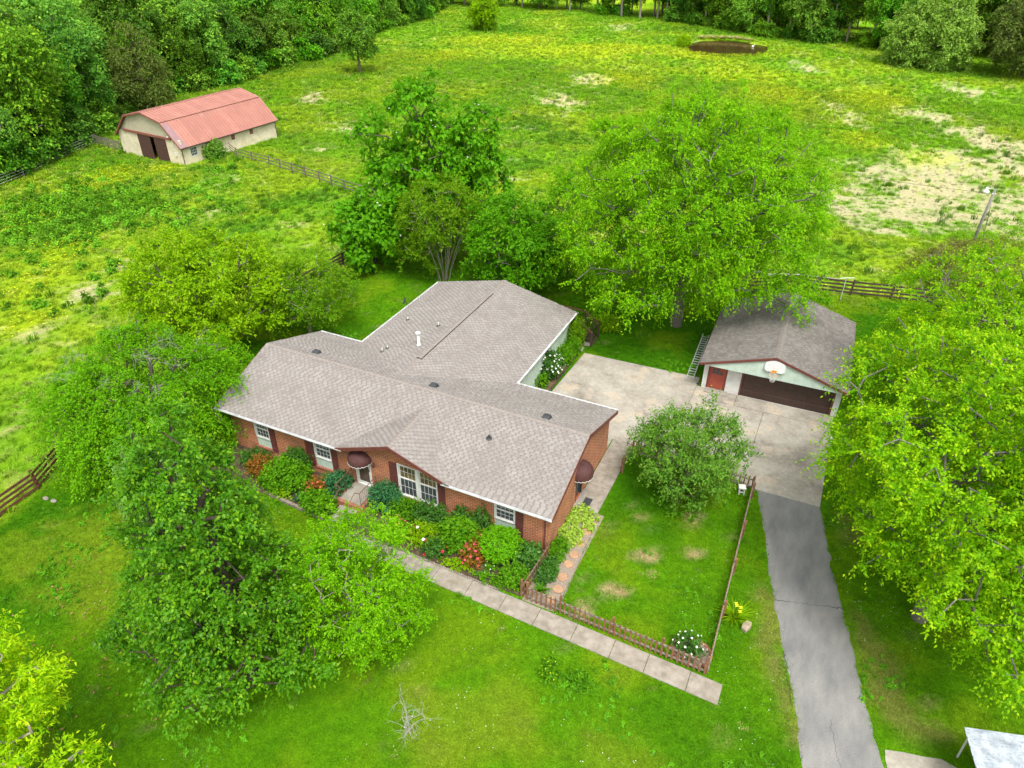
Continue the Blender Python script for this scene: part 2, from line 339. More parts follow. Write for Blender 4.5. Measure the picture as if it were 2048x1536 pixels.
DRY = [(29.0, -2.2, .45, 3.2), (28.0, 1.2, .35, 2.5), (31.8, 1.5, .5, 2.5), (32.5, -1.0, .7, 2.2), (30.6, 7.8, .9, 1.4), (33.5, -1.5, 1.2, .7)]
def gcol(x, y):
    n1 = fbm(x, y, .11, 4); n2 = fbm(x+50, y-30, .45, 4); n3 = fbm(x-80, y+11, 1.9, 3)
    def mx(a, b, t): return a*(1-t[..., None])+np.array(b)*t[..., None]
    # pasture
    P = mx(np.broadcast_to(np.array([.15, .322, .012]), x.shape+(3,)).copy(), (.235, .365, .016), S((n1-.42)/.22))
    P = mx(P, (.085, .235, .012), S((n2-.5)/.25)*.45)
    P = mx(P, (.34, .33, .12), S((n3-.5)/.2)*.32*S((n2-.35)/.2))
    sk = fbm(x*.35+y*.9, x*.9-y*.35+5, .5, 3)
    st = S((patch(x, y, STRAW)*1.15+(n2-.5)*1.5+(n3-.5)*1.7+(sk-.5)*.5-.42)/.7)
    P = mx(P, (.47, .41, .27), st*.85)
    dk = S((patch(x, y, RUSH)+(n2-.5)*1.2-.25)/.4)*(1-st)
    P = mx(P, (.07, .205, .012), dk*.7)
    ye = S((patch(x, y, YELLOW)+(n3-.5)*1.8+(n2-.5)-.35)/.5)
    P = mx(P, (.36, .44, .008), ye*.45)
    # lawn
    Lw = mx(np.broadcast_to(np.array([.088, .235, .005]), x.shape+(3,)).copy(), (.048, .165, .004), S((n1-.40)/.2))
    Lw = mx(Lw, (.155, .265, .008), S((n2-.48)/.2)*.7)
    Lw = mx(Lw, (.040, .155, .003), S((n3-.54)/.15)*.45)
    bare = S((patch(x, y, BARE)*1.3+(n3-.5)*1.6-.35)/.4); Lw = mx(Lw, (.40, .30, .17), bare*.85)
    dry = S((patch(x, y, DRY)+(n2-.5)*1.2+(n3-.5)-.3)/.5); Lw = mx(Lw, (.22, .20, .065), dry*.6)
    pl_ = S((patch(x, y, [(-1.5, -8.0, 3.5, 2.6), (1.0, -10, 3.2, 2.0), (19, -8, 3, 2), (24, -7, 2.5, 1.5)])+(n2-.5)*1.4+(n3-.5)-.25)/.6); Lw = mx(Lw, (.17, .255, .015), pl_*.6)
    k = in_yard(x, y)
    return P*(1-k[..., None])+Lw*k[..., None], st, ye, dk, k

def axis(lo, hi, fine0, fine1, step, grow):
    a = list(np.arange(fine0, fine1+1e-6, step)); s = step
    while a[-1] < hi: s *= grow; a.append(a[-1]+s)
    s = step
    while a[0] > lo: s *= grow; a.insert(0, a[0]-s)
    return np.array(a)
gx = axis(-900, 900, -66, 46, .58, 1.09); gy = axis(-300, 1500, -16, 60, .58, 1.04)
X, Y = np.meshgrid(gx, gy); C3, *_ = gcol(X, Y)
Zg = H(X, Y)+(fbm(X, Y, .25, 3)-.5)*.16*(1-in_yard(X, Y))
pond_c = (-5.3, 156.0)
pr = np.hypot((X-pond_c[0])/8.6, (Y-pond_c[1])/10.0)+.3*(fbm(X, Y, .16, 3)-.5)
Zg -= 1.2*S((1.15-pr)/.3)
ny, nx = X.shape; idx = np.arange(nx*ny).reshape(ny, nx)
F = np.stack([idx[:-1, :-1], idx[:-1, 1:], idx[1:, 1:], idx[1:, :-1]], -1).reshape(-1, 4)
def ground_mat():
    m, t, p = new_mat('turf'); a = t.nodes.new('ShaderNodeAttribute'); a.attribute_name = 'Col'; pos = wpos(t)
    f = noise(t, 3.5, 6, .75, pos); f2 = noise(t, 14, 5, .75, pos)
    col = mixc(t, 1., a.outputs[0], ramp(t, f, [(.3, (.62, .68, .6)), (.7, (1.3, 1.24, 1.25))]), 'MULTIPLY')
    col = mixc(t, 1., col, ramp(t, f2, [(.3, (.66, .7, .66)), (.7, (1.3, 1.26, 1.3))]), 'MULTIPLY')
    t.links.new(col, p.inputs['Base Color']); p.inputs['Roughness'].default_value = .95; p.inputs['Specular IOR Level'].default_value = .0
    bump(t, p, f2, .9, .12); return m
M['turf'] = ground_mat()
Vg = np.stack([X, Y, Zg], -1).reshape(-1, 3)
me = np_mesh('ground', Vg, F, M['turf'], {'Col': np.concatenate([C3.reshape(-1, 3), np.ones((nx*ny, 1))], 1)}, smooth=True)
ground = tag(link('ground', me), kind='structure')
# ------------------------------------------------------------------ paving
def pad_mat():
    m, t, p = new_mat('pad_concrete'); pos = wpos(t)
    f = noise(t, .55, 6, .68, pos); f2 = noise(t, 6, 5, .7, pos); f3 = noise(t, .8, 3, .5, pos)
    col = ramp(t, f, [(.32, (.19, .168, .14)), (.44, (.28, .252, .214)), (.56, (.335, .308, .265)), (.7, (.375, .348, .305))])
    col = mixc(t, ramp(t, f3, [(.56, (0, 0, 0)), (.64, (.75, .75, .75))]), col, (.40, .335, .26))
    col = mixc(t, 1., col, ramp(t, f2, [(.3, (.8, .8, .78)), (.7, (1.12, 1.12, 1.12))]), 'MULTIPLY')
    t.links.new(col, p.inputs['Base Color']); p.inputs['Roughness'].default_value = .9; p.inputs['Specular IOR Level'].default_value = .2
    bump(t, p, noise(t, 40, 3, .6, pos), .2, .01); return m
M['pad'] = pad_mat()
def asphalt_mat():
    m, t, p = new_mat('asphalt'); pos = wpos(t)
    mp = N(t, 'ShaderNodeMapping'); mp.inputs['Rotation'].default_value = (0, 0, -.27); mp.inputs['Scale'].default_value = (1, .35, 1); t.links.new(pos, mp.inputs[0])
    f = noise(t, 1.5, 5, .6, mp.outputs[0]); f2 = noise(t, 25, 4, .8, pos); f3 = noise(t, .8, 4, .6, pos)
    col = ramp(t, f, [(.32, (.15, .148, .149)), (.5, (.197, .193, .188)), (.68, (.24, .233, .223))])
    col = mixc(t, ramp(t, f3, [(.6, (0, 0, 0)), (.75, (.6, .6, .6))]), col, (.24, .215, .18))
    col = mixc(t, 1., col, ramp(t, f2, [(.3, (.75, .75, .75)), (.7, (1.2, 1.2, 1.2))]), 'MULTIPLY')
    t.links.new(col, p.inputs['Base Color']); p.inputs['Roughness'].default_value = .9; p.inputs['Specular IOR Level'].default_value = .2
    bump(t, p, f2, .35, .01); return m
M['asphalt'] = asphalt_mat()
pad = empty('concrete_pad', (21, 12, 0)); tag(pad, kind='structure')
def padslab(poly, top):
    mb = MB(); mb.prism([(x-21, y-12) for x, y in poly], -.15, top); return mb.build('slab', M['pad'], pad, bevel=.012)
padslab([(13.62, 8.3), (18.44, 8.3), (18.44, 9.3), (19.7, 9.32), (21.3, 9.22), (21.3, 17.3), (13.95, 16.95)], .045)
padslab([(21.32, 9.22), (25.35, 8.85), (25.35, 15.3), (21.32, 15.2)], .045)
padslab([(25.37, 8.85), (26.1, 8.55), (29.1, 8.6), (29.0, 15.4), (25.37, 15.3)], .047)
padslab([(21.32, 15.22), (23.7, 15.28), (23.68, 16.42), (21.32, 16.36)], .05)
padslab([(23.72, 15.28), (29.0, 15.42), (28.97, 16.58), (23.7, 16.42)], .052)
# side walk beside the brick gable wall
sw = empty('side_walk', (19, 6, 0)); tag(sw, kind='structure')
for y0, y1 in ((3.62, 5.4), (5.42, 7.2), (7.22, 9.28)):
    MB().prism([(18.5-19, y0-6), (19.66-19, y0-6), (19.66-19, y1-6), (18.5-19, y1-6)], -.12, .05).build('slab', M['slab'], sw, bevel=.012)
# front walk: separate slabs
fw = empty('front_walk', (20, -3.2, 0)); tag(fw, kind='structure')
xs = [8.4, 9.9, 11.4, 13.0, 14.63, 16.27, 17.9, 19.46, 21.09, 22.7, 24.08, 25.7, 26.9]
for i in range(len(xs)-1):
    a, b = xs[i]+.008, xs[i+1]-.008
    up = lambda x: -2.42-.034*(x-14.6); lo = lambda x: up(x)-.9
    q = [(a, lo(a)), (b, lo(b)), (b, up(b)), (a, up(a))]
    mb = MB(); z = [hz(x, y)+.05+.006*math.sin(i*2.1) for x, y in q]
    mb.hexa([(x-20, y+3.2, zz-.15) for (x, y), zz in zip(q, z)]+[(x-20, y+3.2, zz) for (x, y), zz in zip(q, z)]); mb.build('slab', M['slab'], fw, bevel=.015)
# asphalt drive with ragged edges
rg = random.Random(3)
DL = [(26.15, 8.58), (27.23, 4.86), (28.10, 1.67), (29.23, -1.85), (29.97, -4.77), (31.8, -12)]
DR = [(29.12, 8.58), (30.01, 4.92), (30.60, 2.65), (31.56, -.73), (32.39, -3.61), (34.6, -12)]
def resample(L, step=.3):
    o = []
    for (a, b), (c, d_) in zip(L, L[1:]):
        n = max(1, int(math.hypot(c-a, d_-b)/step))
        o += [(a+(c-a)*i/n, b+(d_-b)*i/n) for i in range(n)]
    return o+[L[-1]]
l2 = [(x+rg.gauss(0, .05), y) for x, y in resample(DL)]; r2 = [(x+rg.gauss(0, .04), y) for x, y in resample(DR)]
n = 60
def at_t(L, t):
    i = min(int(t*(len(L)-1)), len(L)-2); f = t*(len(L)-1)-i; return (L[i][0]*(1-f)+L[i+1][0]*f, L[i][1]*(1-f)+L[i+1][1]*f)
mb = MB(); vsx = []
for i in range(n+1):
    a = at_t(l2, i/n); b = at_t(r2, i/n)
    for k, zz in ((0, .0), (.05, .032), (.3, .045), (.7, .045), (.95, .032), (1, .0)): vsx.append((a[0]+(b[0]-a[0])*k, a[1]+(b[1]-a[1])*k, zz))
mb.add(vsx, [(i*6+j, i*6+j+1, (i+1)*6+j+1, (i+1)*6+j) for i in range(n) for j in range(5)])
# rows run towards the viewer: flip for upward normals
mb.f = [q[::-1] for q in mb.f]
drv = tag(mb.build('driveway', M['asphalt'], smooth=True), kind='structure')
for (a, b), (c, d_) in (((28.05, 2.0), (30.55, 2.75)), ((28.7, -.3), (29.3, -2.6)), ((30.6, -2.6), (31.2, -4.6))):
    n_ = 26; P_ = [(a+(c-a)*i/n_+rg.gauss(0, .03), b+(d_-b)*i/n_+rg.gauss(0, .03)) for i in range(n_+1)]; mb = MB()
    for (x0, y0), (x1, y1) in zip(P_, P_[1:]): mb.bar((x0, y0, .042), (x1, y1, .0415), .008, .012)
    mb.build('crack', M['dark'], drv)
tag(MB().prism([(32.45, -3.3), (32.42, -2.92), (32.97, -2.75), (33.6, -2.62), (34.15, -2.45), (35.2, -2.7), (36.5, -3), (36.5, -7), (33.4, -7)], -.1, .03).build('concrete_apron', M['pad']), kind='structure')
def draped(name, x0, x1, y0, y1, dz, mat, st=.25, edge=None):
    nx_ = max(2, int((x1-x0)/st)); ny_ = max(2, int((y1-y0)/st)); mb = MB()
    vs_ = []
    for j in range(ny_+1):
        for i in range(nx_+1):
            x = x0+(x1-x0)*i/nx_; y = y0+(y1-y0)*j/ny_
            vs_.append((x, y, hz(x, y)+dz+(0 if i in (0, nx_) or j in (0, ny_) else .05*rg.random())))
    mb.add(vs_, [(j*(nx_+1)+i, j*(nx_+1)+i+1, (j+1)*(nx_+1)+i+1, (j+1)*(nx_+1)+i) for j in range(ny_) for i in range(nx_)])
    return tag(mb.build(name, mat, smooth=True), kind='structure')
draped('flower_bed_left', .4, 7.95, -1.85, .5, .03, M['soil'])
draped('flower_bed_right', 9.5, 18.45, -2.38, .5, .03, M['soil'])
draped('gravel_path', 18.55, 20.0, -2.5, 3.6, .012, M['gravel'])
draped('flower_bed_side', 12.7, 13.6, 8.7, 18.2, .03, M['mulch'])

# ------------------------------------------------------------------ shingled roofs
rs = random.Random(11)
PAL = [(.265, .246, .226), (.255, .238, .222), (.248, .228, .213), (.23, .209, .196), (.27, .254, .238), (.255, .239, .224)]
PALG = [(.185, .17, .16), (.17, .155, .145), (.205, .19, .178), (.155, .14, .132), (.18, .16, .15)]
def tab_pts(a, b, w_, h_, t_):
    return [(a, b, .002), (a+w_, b, .002), (a+w_, b+h_, .002), (a, b+h_, .002), (a, b, t_), (a+w_, b, t_), (a+w_, b+h_, t_*.45), (a, b+h_, t_*.45)]
TABF = [(4, 5, 6, 7), (0, 1, 5, 4), (1, 2, 6, 5), (3, 0, 4, 7)]
TW = [.195, .2, .205]
def tabmesh(w_, c, h_=.16, t_=.02):
    mb = MB(); mb.cur = c; mb.add(tab_pts(0, 0, w_, h_, t_), TABF); me = bpy.data.meshes.new('shingle')
    me.from_pydata(mb.v, [], mb.f); a = me.color_attributes.new('Col', 'FLOAT_COLOR', 'POINT'); a.data.foreach_set('color', np.array([(*q, 1) for q in mb.c], np.float32).ravel())
    me.materials.append(M['shingle']); return me
TABS = {}
def shingles(part, name, O, u, v, L, Hh, pal, keep=None, single=0, order=None, exp=.148, gap=(.094, .106)):
    """part: parent roof; O origin at eave start; u along the eave, v up the slope"""
    O = Vector(O); u = Vector(u).normalized(); v = Vector(v).normalized(); nn = u.cross(v).normalized()
    tabs = []; rows = int(Hh/exp)+1; off = 0.
    for r_ in range(rows):
        b = r_*exp; hh = min(exp+.012, Hh-b)
        if hh < .04: continue
        off = (off+rs.choice((.1, .13, .15, .17, .2))) % .3; a = -off
        while a < L:
            w_ = rs.choice(TW); a0 = max(a, 0.); a1 = min(a+w_, L)
            if a1-a0 > .05 and (keep is None or keep(O+u*(a0+a1)/2+v*(b+hh/2))): tabs.append((a0, b, a1-a0, hh, rs.choice(pal), rs.uniform(.013, .024)))
            a += w_+rs.uniform(*gap)
    if single:
        full = [q for q in tabs if any(abs(q[2]-w_) < .001 for w_ in TW) and q[3] > exp*.9]; full.sort(key=order or (lambda q: q[1])); one = full[:single]; ids = {id(q) for q in one}; tabs = [q for q in tabs if id(q) not in ids]
        for a, b, w_, h_, c, t_ in one:
            wk = min(TW, key=lambda q: abs(q-w_)); key = (wk, c)
            if key not in TABS: TABS[key] = tabmesh(wk, c)
            o = link('shingle', TABS[key], part); p = O+u*a+v*b
            m = Matrix((u, v, nn)).transposed().to_4x4(); m.translation = p; o.matrix_local = m
    mb = MB()
    for a, b, w_, h_, c, t_ in tabs:
        mb.cur = c; mb.add([O+u*x+v*y+nn*z for x, y, z in tab_pts(a, b, w_, h_, t_)], TABF)
    o = mb.build(name, M['shingle'], part); o['kind'] = 'stuff'; return o
def ridge_caps(part, p, q, down, mat, w_=.16, step=.2):
    """folded cap pieces along a ridge; down = drop per metre sideways"""
    p = Vector(p); q = Vector(q); d_ = (q-p); L = d_.length; d_.normalize(); s = Vector((-d_.y, d_.x, 0)); n = int(L/step)
    mb = MB(); l = step*1.08
    pts = []
    for x, lift in ((0, .035), (l, .018)):
        for k, dz in ((-1, -down*w_), (0, 0), (1, -down*w_)): pts.append((x, k*w_, dz+lift))
    mb.add(pts, [(0, 3, 4, 1), (1, 4, 5, 2)]); mb.add([(a, b, c-.03) for a, b, c in pts[:3]]+pts[:3], [(0, 1, 4, 3), (1, 2, 5, 4)])
    me = bpy.data.meshes.new('ridge_cap'); me.from_pydata(mb.v, [], [f[::-1] for f in mb.f]); me.materials.append(mat)
    a = math.atan2(d_.y, d_.x)
    for i in range(n):
        o = link('ridge_cap', me, part); o.location = p+d_*(step*i); o.rotation_euler = (0, 0, a)

# ------------------------------------------------------------------ house
house = empty('brick_house', (0, 0, 0)); tag(house, 'single-storey orange brick house with grey-brown shingle roof and rear wing', 'house')
L_, D_, HE, HR = 18.77, 8.64, 2.46, 3.93; SLP = (HR-HE)/(D_/2)
XA, XB, Y2, HW = 3.03, 13.03, 17.6, 3.61; WS = (HW-HE)/((XB-XA)/2); XR = (XA+XB)/2
GX, GZ, GS, GY0 = 10.71, 3.62, .372, -.06
def wall_cells(mb, x0, x1, z0, z1, y0, y1, holes, swap=False):
    xs_ = sorted({x0, x1, *[h for q in holes for h in q[:2]]}); zs = sorted({z0, z1, *[h for q in holes for h in q[2:]]})
    for a, b in zip(xs_, xs_[1:]):
        run = None
        for c, d_ in zip(zs, zs[1:]):
            if any(q[0] <= a+1e-6 and b-1e-6 <= q[1] and q[2] <= c+1e-6 and d_-1e-6 <= q[3] for q in holes):
                if run: (mb.box(a, b, y0, y1, *run) if not swap else mb.box(y0, y1, a, b, *run)); run = None
            else: run = (run[0], d_) if run else (c, d_)
        if run: (mb.box(a, b, y0, y1, *run) if not swap else mb.box(y0, y1, a, b, *run))
WIN = [(2.0, 2.95, .34, 1.87, .92), (5.80, 6.83, .34, 1.87, .92), (15.81, 16.85, .33, 1.87, .95)]
PW = (10.73, 12.89, .36, 2.27); DOOR = (8.27, 9.17, .15, 2.14); SDOOR = (3.75, 4.6, .12, 2.1)
mb = MB()
wall_cells(mb, .3, 18.46, -.7, 2.42, .46, .66, [w_[:4] for w_ in WIN]+[PW, DOOR])
mb.add([(7.8, .46, 2.42), (13.62, .46, 2.42), (GX, .46, 3.5), (7.8, .66, 2.42), (13.62, .66, 2.42), (GX, .66, 3.5)], [(0, 1, 2), (5, 4, 3), (0, 2, 5, 3), (1, 4, 5, 2)])
mb.build('front_wall', M['brick'], house)
for i_, xw in enumerate((18.26, .3)):
    mb = MB(); wall_cells(mb, .662, 8.178, -.7, 2.42, xw, xw+.2, [SDOOR] if i_ == 0 else [], swap=True)
    a = xw; b = xw+.2
    mb.add([(a, .662, 2.421), (a, 8.178, 2.421), (a, 4.32, 3.78), (b, .662, 2.421), (b, 8.178, 2.421), (b, 4.32, 3.78)], [(0, 1, 2)[::-1], (3, 4, 5), (0, 2, 5, 3), (1, 4, 5, 2)])
    mb.build('gable_wall', M['brick'], house)
MB().box(.3, 18.46, 8.18, 8.38, -.7, 2.42).build('rear_wall', M['brick'], house)
# soldier course sills under the windows
for w_ in WIN+[(*PW, 0)]:
    mb = MB(); x = w_[0]-.05
    while x < w_[1]+.03: mb.box(x, x+.068, .40, .60, w_[2]-.115, w_[2]-.012); x += .078
    mb.build('brick_sill', M['redbrick'], house)
def sash(par, x0, x1, z0, z1, y, cols, rows, glass, name='sash'):
    mb = MB(); t_ = .038
    mb.box(x0, x0+t_, y-.03, y+.02, z0, z1); mb.box(x1-t_, x1, y-.03, y+.02, z0, z1); mb.box(x0+t_, x1-t_, y-.03, y+.02, z0, z0+t_); mb.box(x0+t_, x1-t_, y-.03, y+.02, z1-t_, z1)
    s = mb.build(name, M['white'], par)
    xs_ = [x0+t_+(x1-x0-2*t_)*i/cols for i in range(cols+1)]; zs = [z0+t_+(z1-z0-2*t_)*i/rows for i in range(rows+1)]
    for i in range(cols):
        for j in range(rows): MB().box(xs_[i], xs_[i+1], y-.001, y+.004, zs[j], zs[j+1]).build('pane', glass, s)
    mb = MB()
    for xx in xs_[1:-1]: mb.box(xx-.008, xx+.008, y-.012, y-.0015, zs[0], zs[-1])
    for zz in zs[1:-1]: mb.box(xs_[0], xs_[-1], y-.0105, y-.0018, zz-.008, zz+.008)
    mb.build('muntins', M['white'], s); return s
def casing(par, x0, x1, z0, z1, y=.46, t_=.07, name='window_frame'):
    mb = MB(); mb.box(x0-.002, x0+t_, y-.03, y+.13, z0, z1); mb.box(x1-t_, x1+.002, y-.03, y+.13, z0, z1); mb.box(x0+t_, x1-t_, y-.03, y+.13, z1-t_, z1); mb.box(x0+t_, x1-t_, y-.045, y+.13, z0, z0+t_*.8)
    return mb.build(name, M['white'], par, bevel=.006)
for x0, x1, z0, z1, zs in WIN:
    f = casing(house, x0, x1, zs, z1); zm = (zs+z1)/2+.12
    sash(f, x0+.07, x1-.07, zm-.02, z1-.07, .52, 4, 2, M['glass']); sash(f, x0+.07, x1-.07, zs+.056, zm, .50, 4, 2, M['screen'])
    bp_ = MB().box(x0, x1, .5, .56, z0, zs-.002).build('window_panel', M['mint'], house)
    k = 8; wd = (x1-x0)/k
    for i in range(k): MB().box(x0+wd*i+.006, x0+wd*(i+1)-.006, .478, .4995, z0+.01, zs-.004).build('board', M['mint'], bp_)
f = casing(house, *PW); xm = (PW[0]+PW[1])/2
MB().box(xm-.09, xm+.09, .42, .58, PW[2]+.07, PW[3]-.07).build('mullion', M['white'], f)
for a, b in ((PW[0]+.07, xm-.09), (xm+.09, PW[1]-.07)):
    sash(f, a, b, 1.42, PW[3]-.07, .53, 4, 2, M['tree_reflection']); sash(f, a, b, PW[2]+.056, 1.45, .50, 4, 2, M['screen'])
# shutters
for x0, x1, z0, z1 in ((2.97, 3.33, .28, 1.84), (5.28, 5.76, .28, 1.84), (6.85, 7.2, .28, 1.88), (10.29, 10.70, .32, 2.25), (12.91, 13.28, .32, 2.12), (16.88, 17.25, .25, 1.87)):
    mb = MB(); mb.box(x0, x1, .425, .459, z0, z1); s = mb.build('shutter', M['shutter'], house)
    n_ = 4; wd = (x1-x0)/n_
    for i in range(n_): MB().box(x0+wd*i+.006, x0+wd*(i+1)-.006, .408, .4245, z0+.01, z1-.01).build('board', M['shutter'], s)
    MB().box(x0+.01, x1-.01, .394, .4075, z0+.14, z0+.24).build('batten', M['shutter'], s); MB().box(x0+.01, x1-.01, .394, .4075, z1-.24, z1-.14).build('batten', M['shutter'], s)
# front door
x0, x1, z0, z1 = DOOR
f = casing(house, x0, x1, z0, z1, name='door_frame'); dr = MB().box(x0+.07, x1-.07, .56, .60, z0+.06, z1-.07).build('door', M['doorin'], house)
mb = MB(); mb.box(x0+.07, x0+.15, .47, .50, z0+.06, z1-.07); mb.box(x1-.15, x1-.07, .47, .50, z0+.06, z1-.07); mb.box(x0+.15, x1-.15, .47, .50, z1-.17, z1-.07); mb.box(x0+.15, x1-.15, .47, .50, z0+.06, z0+.2)
sd = mb.build('storm_door', M['white'], house)
MB().box(x0+.15, x1-.15, .483, .489, z0+.2, z1-.17).build('pane', M['doorin'], sd)
for a in (.25, .62):
    for b in (.35, 1.0): MB().box(x0+a, x0+a+.22, .55, .5595, z0+b, z0+b+.5).build('door_panel', M['doorin'], dr)
MB().box(x1-.13, x1-.1, .43, .47, z0+.95, z0+1.1).build('handle', M['black'], sd)
MB().box(x0-.05, x1+.05, .36, .459, z0-.07, z0-.004).build('threshold', M['concrete'], house)
# side door
dr = MB().box(18.33, 18.37, SDOOR[0]+.03, SDOOR[1]-.03, .14, 2.07).build('side_door', M['screen'], house)
MB().box(18.3, 18.475, SDOOR[0], SDOOR[0]+.06, .12, 2.1).box(18.3, 18.475, SDOOR[1]-.06, SDOOR[1], .12, 2.1).box(18.3, 18.475, SDOOR[0]+.06, SDOOR[1]-.06, 2.04, 2.1).build('door_frame', M['black'], dr)
MB().box(18.37, 18.40, SDOOR[1]-.16, SDOOR[1]-.12, 1.0, 1.12).build('handle', M['black'], dr)
MB().box(18.462, 18.78, 3.5, 4.9, 0, .12).build('side_step', M['concrete'], house)
# awnings (dome of pleated cloth with white scalloped hem)
def awning(c, ax, w_, out, h_, lab):
    """c wall point at hem level; ax 0: wall faces -Y, 1: wall faces +X"""
    n_ = 11; m_ = 6
    def P(i, j):
        a = PI*i/n_; b = (PI/2)*j/m_; r_ = math.cos(b); s = w_/2*math.cos(a)*r_; o_ = out*math.sin(a)*r_; z = h_*math.sin(b)
        return (c[0]+s, c[1]-o_, c[2]+z) if ax == 0 else (c[0]+o_, c[1]+s, c[2]+z)
    aw = None
    for i in range(n_):
        mb = MB(); vs_ = [P(i, j) for j in range(m_+1)]+[P(i+1, j) for j in range(m_+1)]
        mb.add(vs_, [(j, j+m_+1, j+m_+2, j+1) for j in range(m_)])
        if aw is None: aw = mb.build('awning', M['awning'], house, smooth=True)
        else: mb.build('gore', M['awning'], aw, smooth=True)
    mb = MB()
    for i in range(n_+1): mb.tube([Vector(P(i, j))+Vector((0, 0, .006)) for j in range(m_+1)], .009, 4, False)
    mb.build('rib', M['awning'], aw)
    mb = MB(); wb = MB(); k = n_*6
    for i in range(k):
        a0, a1 = P(i*n_/k, 0), P((i+1)*n_/k, 0); d0 = .10+.05*abs(math.sin(PI*i/6)); d1 = .10+.05*abs(math.sin(PI*(i+1)/6))
        b0 = (a0[0], a0[1], a0[2]-d0); b1 = (a1[0], a1[1], a1[2]-d1); mb.add([a0, a1, b1, b0], [(0, 1, 2, 3)])
        wb.bar(b0, b1, .018, .024)
    mb.build('valance', M['awning'], aw); wb.build('hem_trim', M['white'], aw)
    return aw
awning((8.66, .45, 1.88), 0, 1.24, .66, .46, '')
awning((18.47, 4.15, 1.78), 1, 1.28, .66, .56, '')
# lantern
l_ = MB().lathe([(.02, 0), (.055, .03), (.07, .16), (.08, .17), (.03, .23), (.01, .27)], 6, (9.42, .34, 1.6)).build('wall_lantern', M['barn_brown'], house)
MB().box(9.4, 9.44, .36, .46, 1.78, 1.82).build('bracket', M['barn_brown'], l_)
# landing, steps, railings
po = MB().box(7.95, 9.52, -1.02, .459, -.6, .105).build('porch', M['brick'], house)
MB().box(8.12, 9.36, -.86, .455, .1055, .15).build('landing_slab', M['concrete'], po, bevel=.01)
mb = MB(); x = 7.96
while x < 9.45: mb.box(x, x+.075, -1.04, -.865, .106, .148); x += .085
y = -.86
while y < .4: mb.box(7.95, 8.115, y, y+.075, .106, .148); mb.box(9.365, 9.53, y, y+.075, .106, .148); y += .085
mb.build('cap_bricks', M['redbrick'], po)
for k, (ya, yb, zt) in enumerate(((-1.5, -1.045, -.07), (-1.95, -1.505, -.22))):
    st = MB().box(8.3, 9.25, ya, yb, -.6, zt-.05).build('step', M['brick'], po); MB().box(8.27, 9.28, ya-.02, yb, zt-.0495, zt).build('tread', M['concrete'], st, bevel=.01)
for sx, x in ((-1, 8.04), (1, 9.45)):
    mb = MB(); mb.tube([(x, .40, 1.02), (x, -.95, 1.0), (x+(.32 if sx < 0 else -.25), -.97, .98)], .02, 6)
    mb.tube([(x, -.95, 1.0), (x, -.95, .15)], .014, 5); mb.tube([(x, .38, 1.0), (x, .38, .15)], .014, 5)
    mb.tube([(x+(.32 if sx < 0 else -.25), -.97, .98), (x+(.3 if sx < 0 else -.23), -1.9, .55), (x+(.3 if sx < 0 else -.23), -1.92, -.3)], .02, 6)
    mb.tube([(x, .38, .3), (x, -.95, .3)], .012, 5)
    for k in range(9): mb.tube([(x, .24-.135*k, .3), (x, .24-.135*k, 1.0)], .007, 4)
    mb.build('railing', M['iron'], po)
# wing walls
wg = MB().box(3.3, 3.5, 8.38, 17.3, -.6, 2.42).box(12.55, 12.75, 8.382, 8.9, -.2, 2.42).box(12.55, 12.75, 9.6, 17.3, -.2, 2.42).box(12.55, 12.75, 8.9, 9.6, -.2, .9).box(12.55, 12.75, 8.9, 9.6, 2.0, 2.42).build('wing_wall', M['mint'], house)
mb = MB().box(3.5, 12.55, 17.1, 17.3, -.3, 2.42); mb.add([(3.4, 17.1, 2.421), (12.65, 17.1, 2.421), (XR, 17.1, 3.5), (3.4, 17.3, 2.421), (12.65, 17.3, 2.421), (XR, 17.3, 3.5)], [(0, 1, 2), (5, 4, 3), (0, 2, 5, 3), (1, 4, 5, 2)]); mb.build('wing_rear_wall', M['mint'], house)
for k in range(36):
    y = 9.62+k*.212; 
    if y < 17.2: MB().box(12.751, 12.766, y+.004, y+.204, .25, 2.4).build('siding_board', M['mint'], wg)
MB().box(12.752, 12.775, 8.4, 17.3, -.1, .2).build('foundation', M['concrete'], wg)
wf = MB().box(12.7, 12.78, 8.9, 8.97, .9, 2.0).box(12.7, 12.78, 9.53, 9.6, .9, 2.0).box(12.7, 12.78, 8.97, 9.53, .9, .97).box(12.7, 12.78, 8.97, 9.53, 1.93, 2.0).build('wing_window_frame', M['white'], house)
MB().box(12.72, 12.73, 8.97, 9.53, .97, 1.93).build('pane', M['glass'], wf)
# --- roof
zf = lambda y: HE+SLP*y
zr = lambda y: HE+SLP*(D_-y)
zgab = lambda x: GZ-GS*abs(x-GX)
roof = MB()
notch = [(0, 0), (7.62, 0), (GX, 3.38), (13.80, 0), (L_, 0), (L_, 4.32), (0, 4.32)]
n_ = len(notch); roof.add([(x, y, zf(y)-.12) for x, y in notch]+[(x, y, zf(y)) for x, y in notch], [tuple(range(n_))[::-1], tuple(range(n_, 2*n_))]+[(i, (i+1) % n_, n_+(i+1) % n_, n_+i) for i in range(n_)])
roof.slab([(0, 4.32, HR), (L_, 4.32, HR), (L_, D_, HE), (0, D_, HE)], .12)
roof.slab([(XA, 4.9, HE), (XR, 4.9, HW), (XR, Y2, HW), (XA, Y2, HE)], .12)
roof.slab([(XR, 4.9, HW), (XB, 4.9, HE), (XB, Y2, HE), (XR, Y2, HW)], .12)
gl_, gr_ = 7.63, 13.79
roof.slab([(gl_, GY0, zgab(gl_)), (GX, GY0, GZ), (GX, 3.6, GZ), (gl_, 3.6, zgab(gl_))], .12)
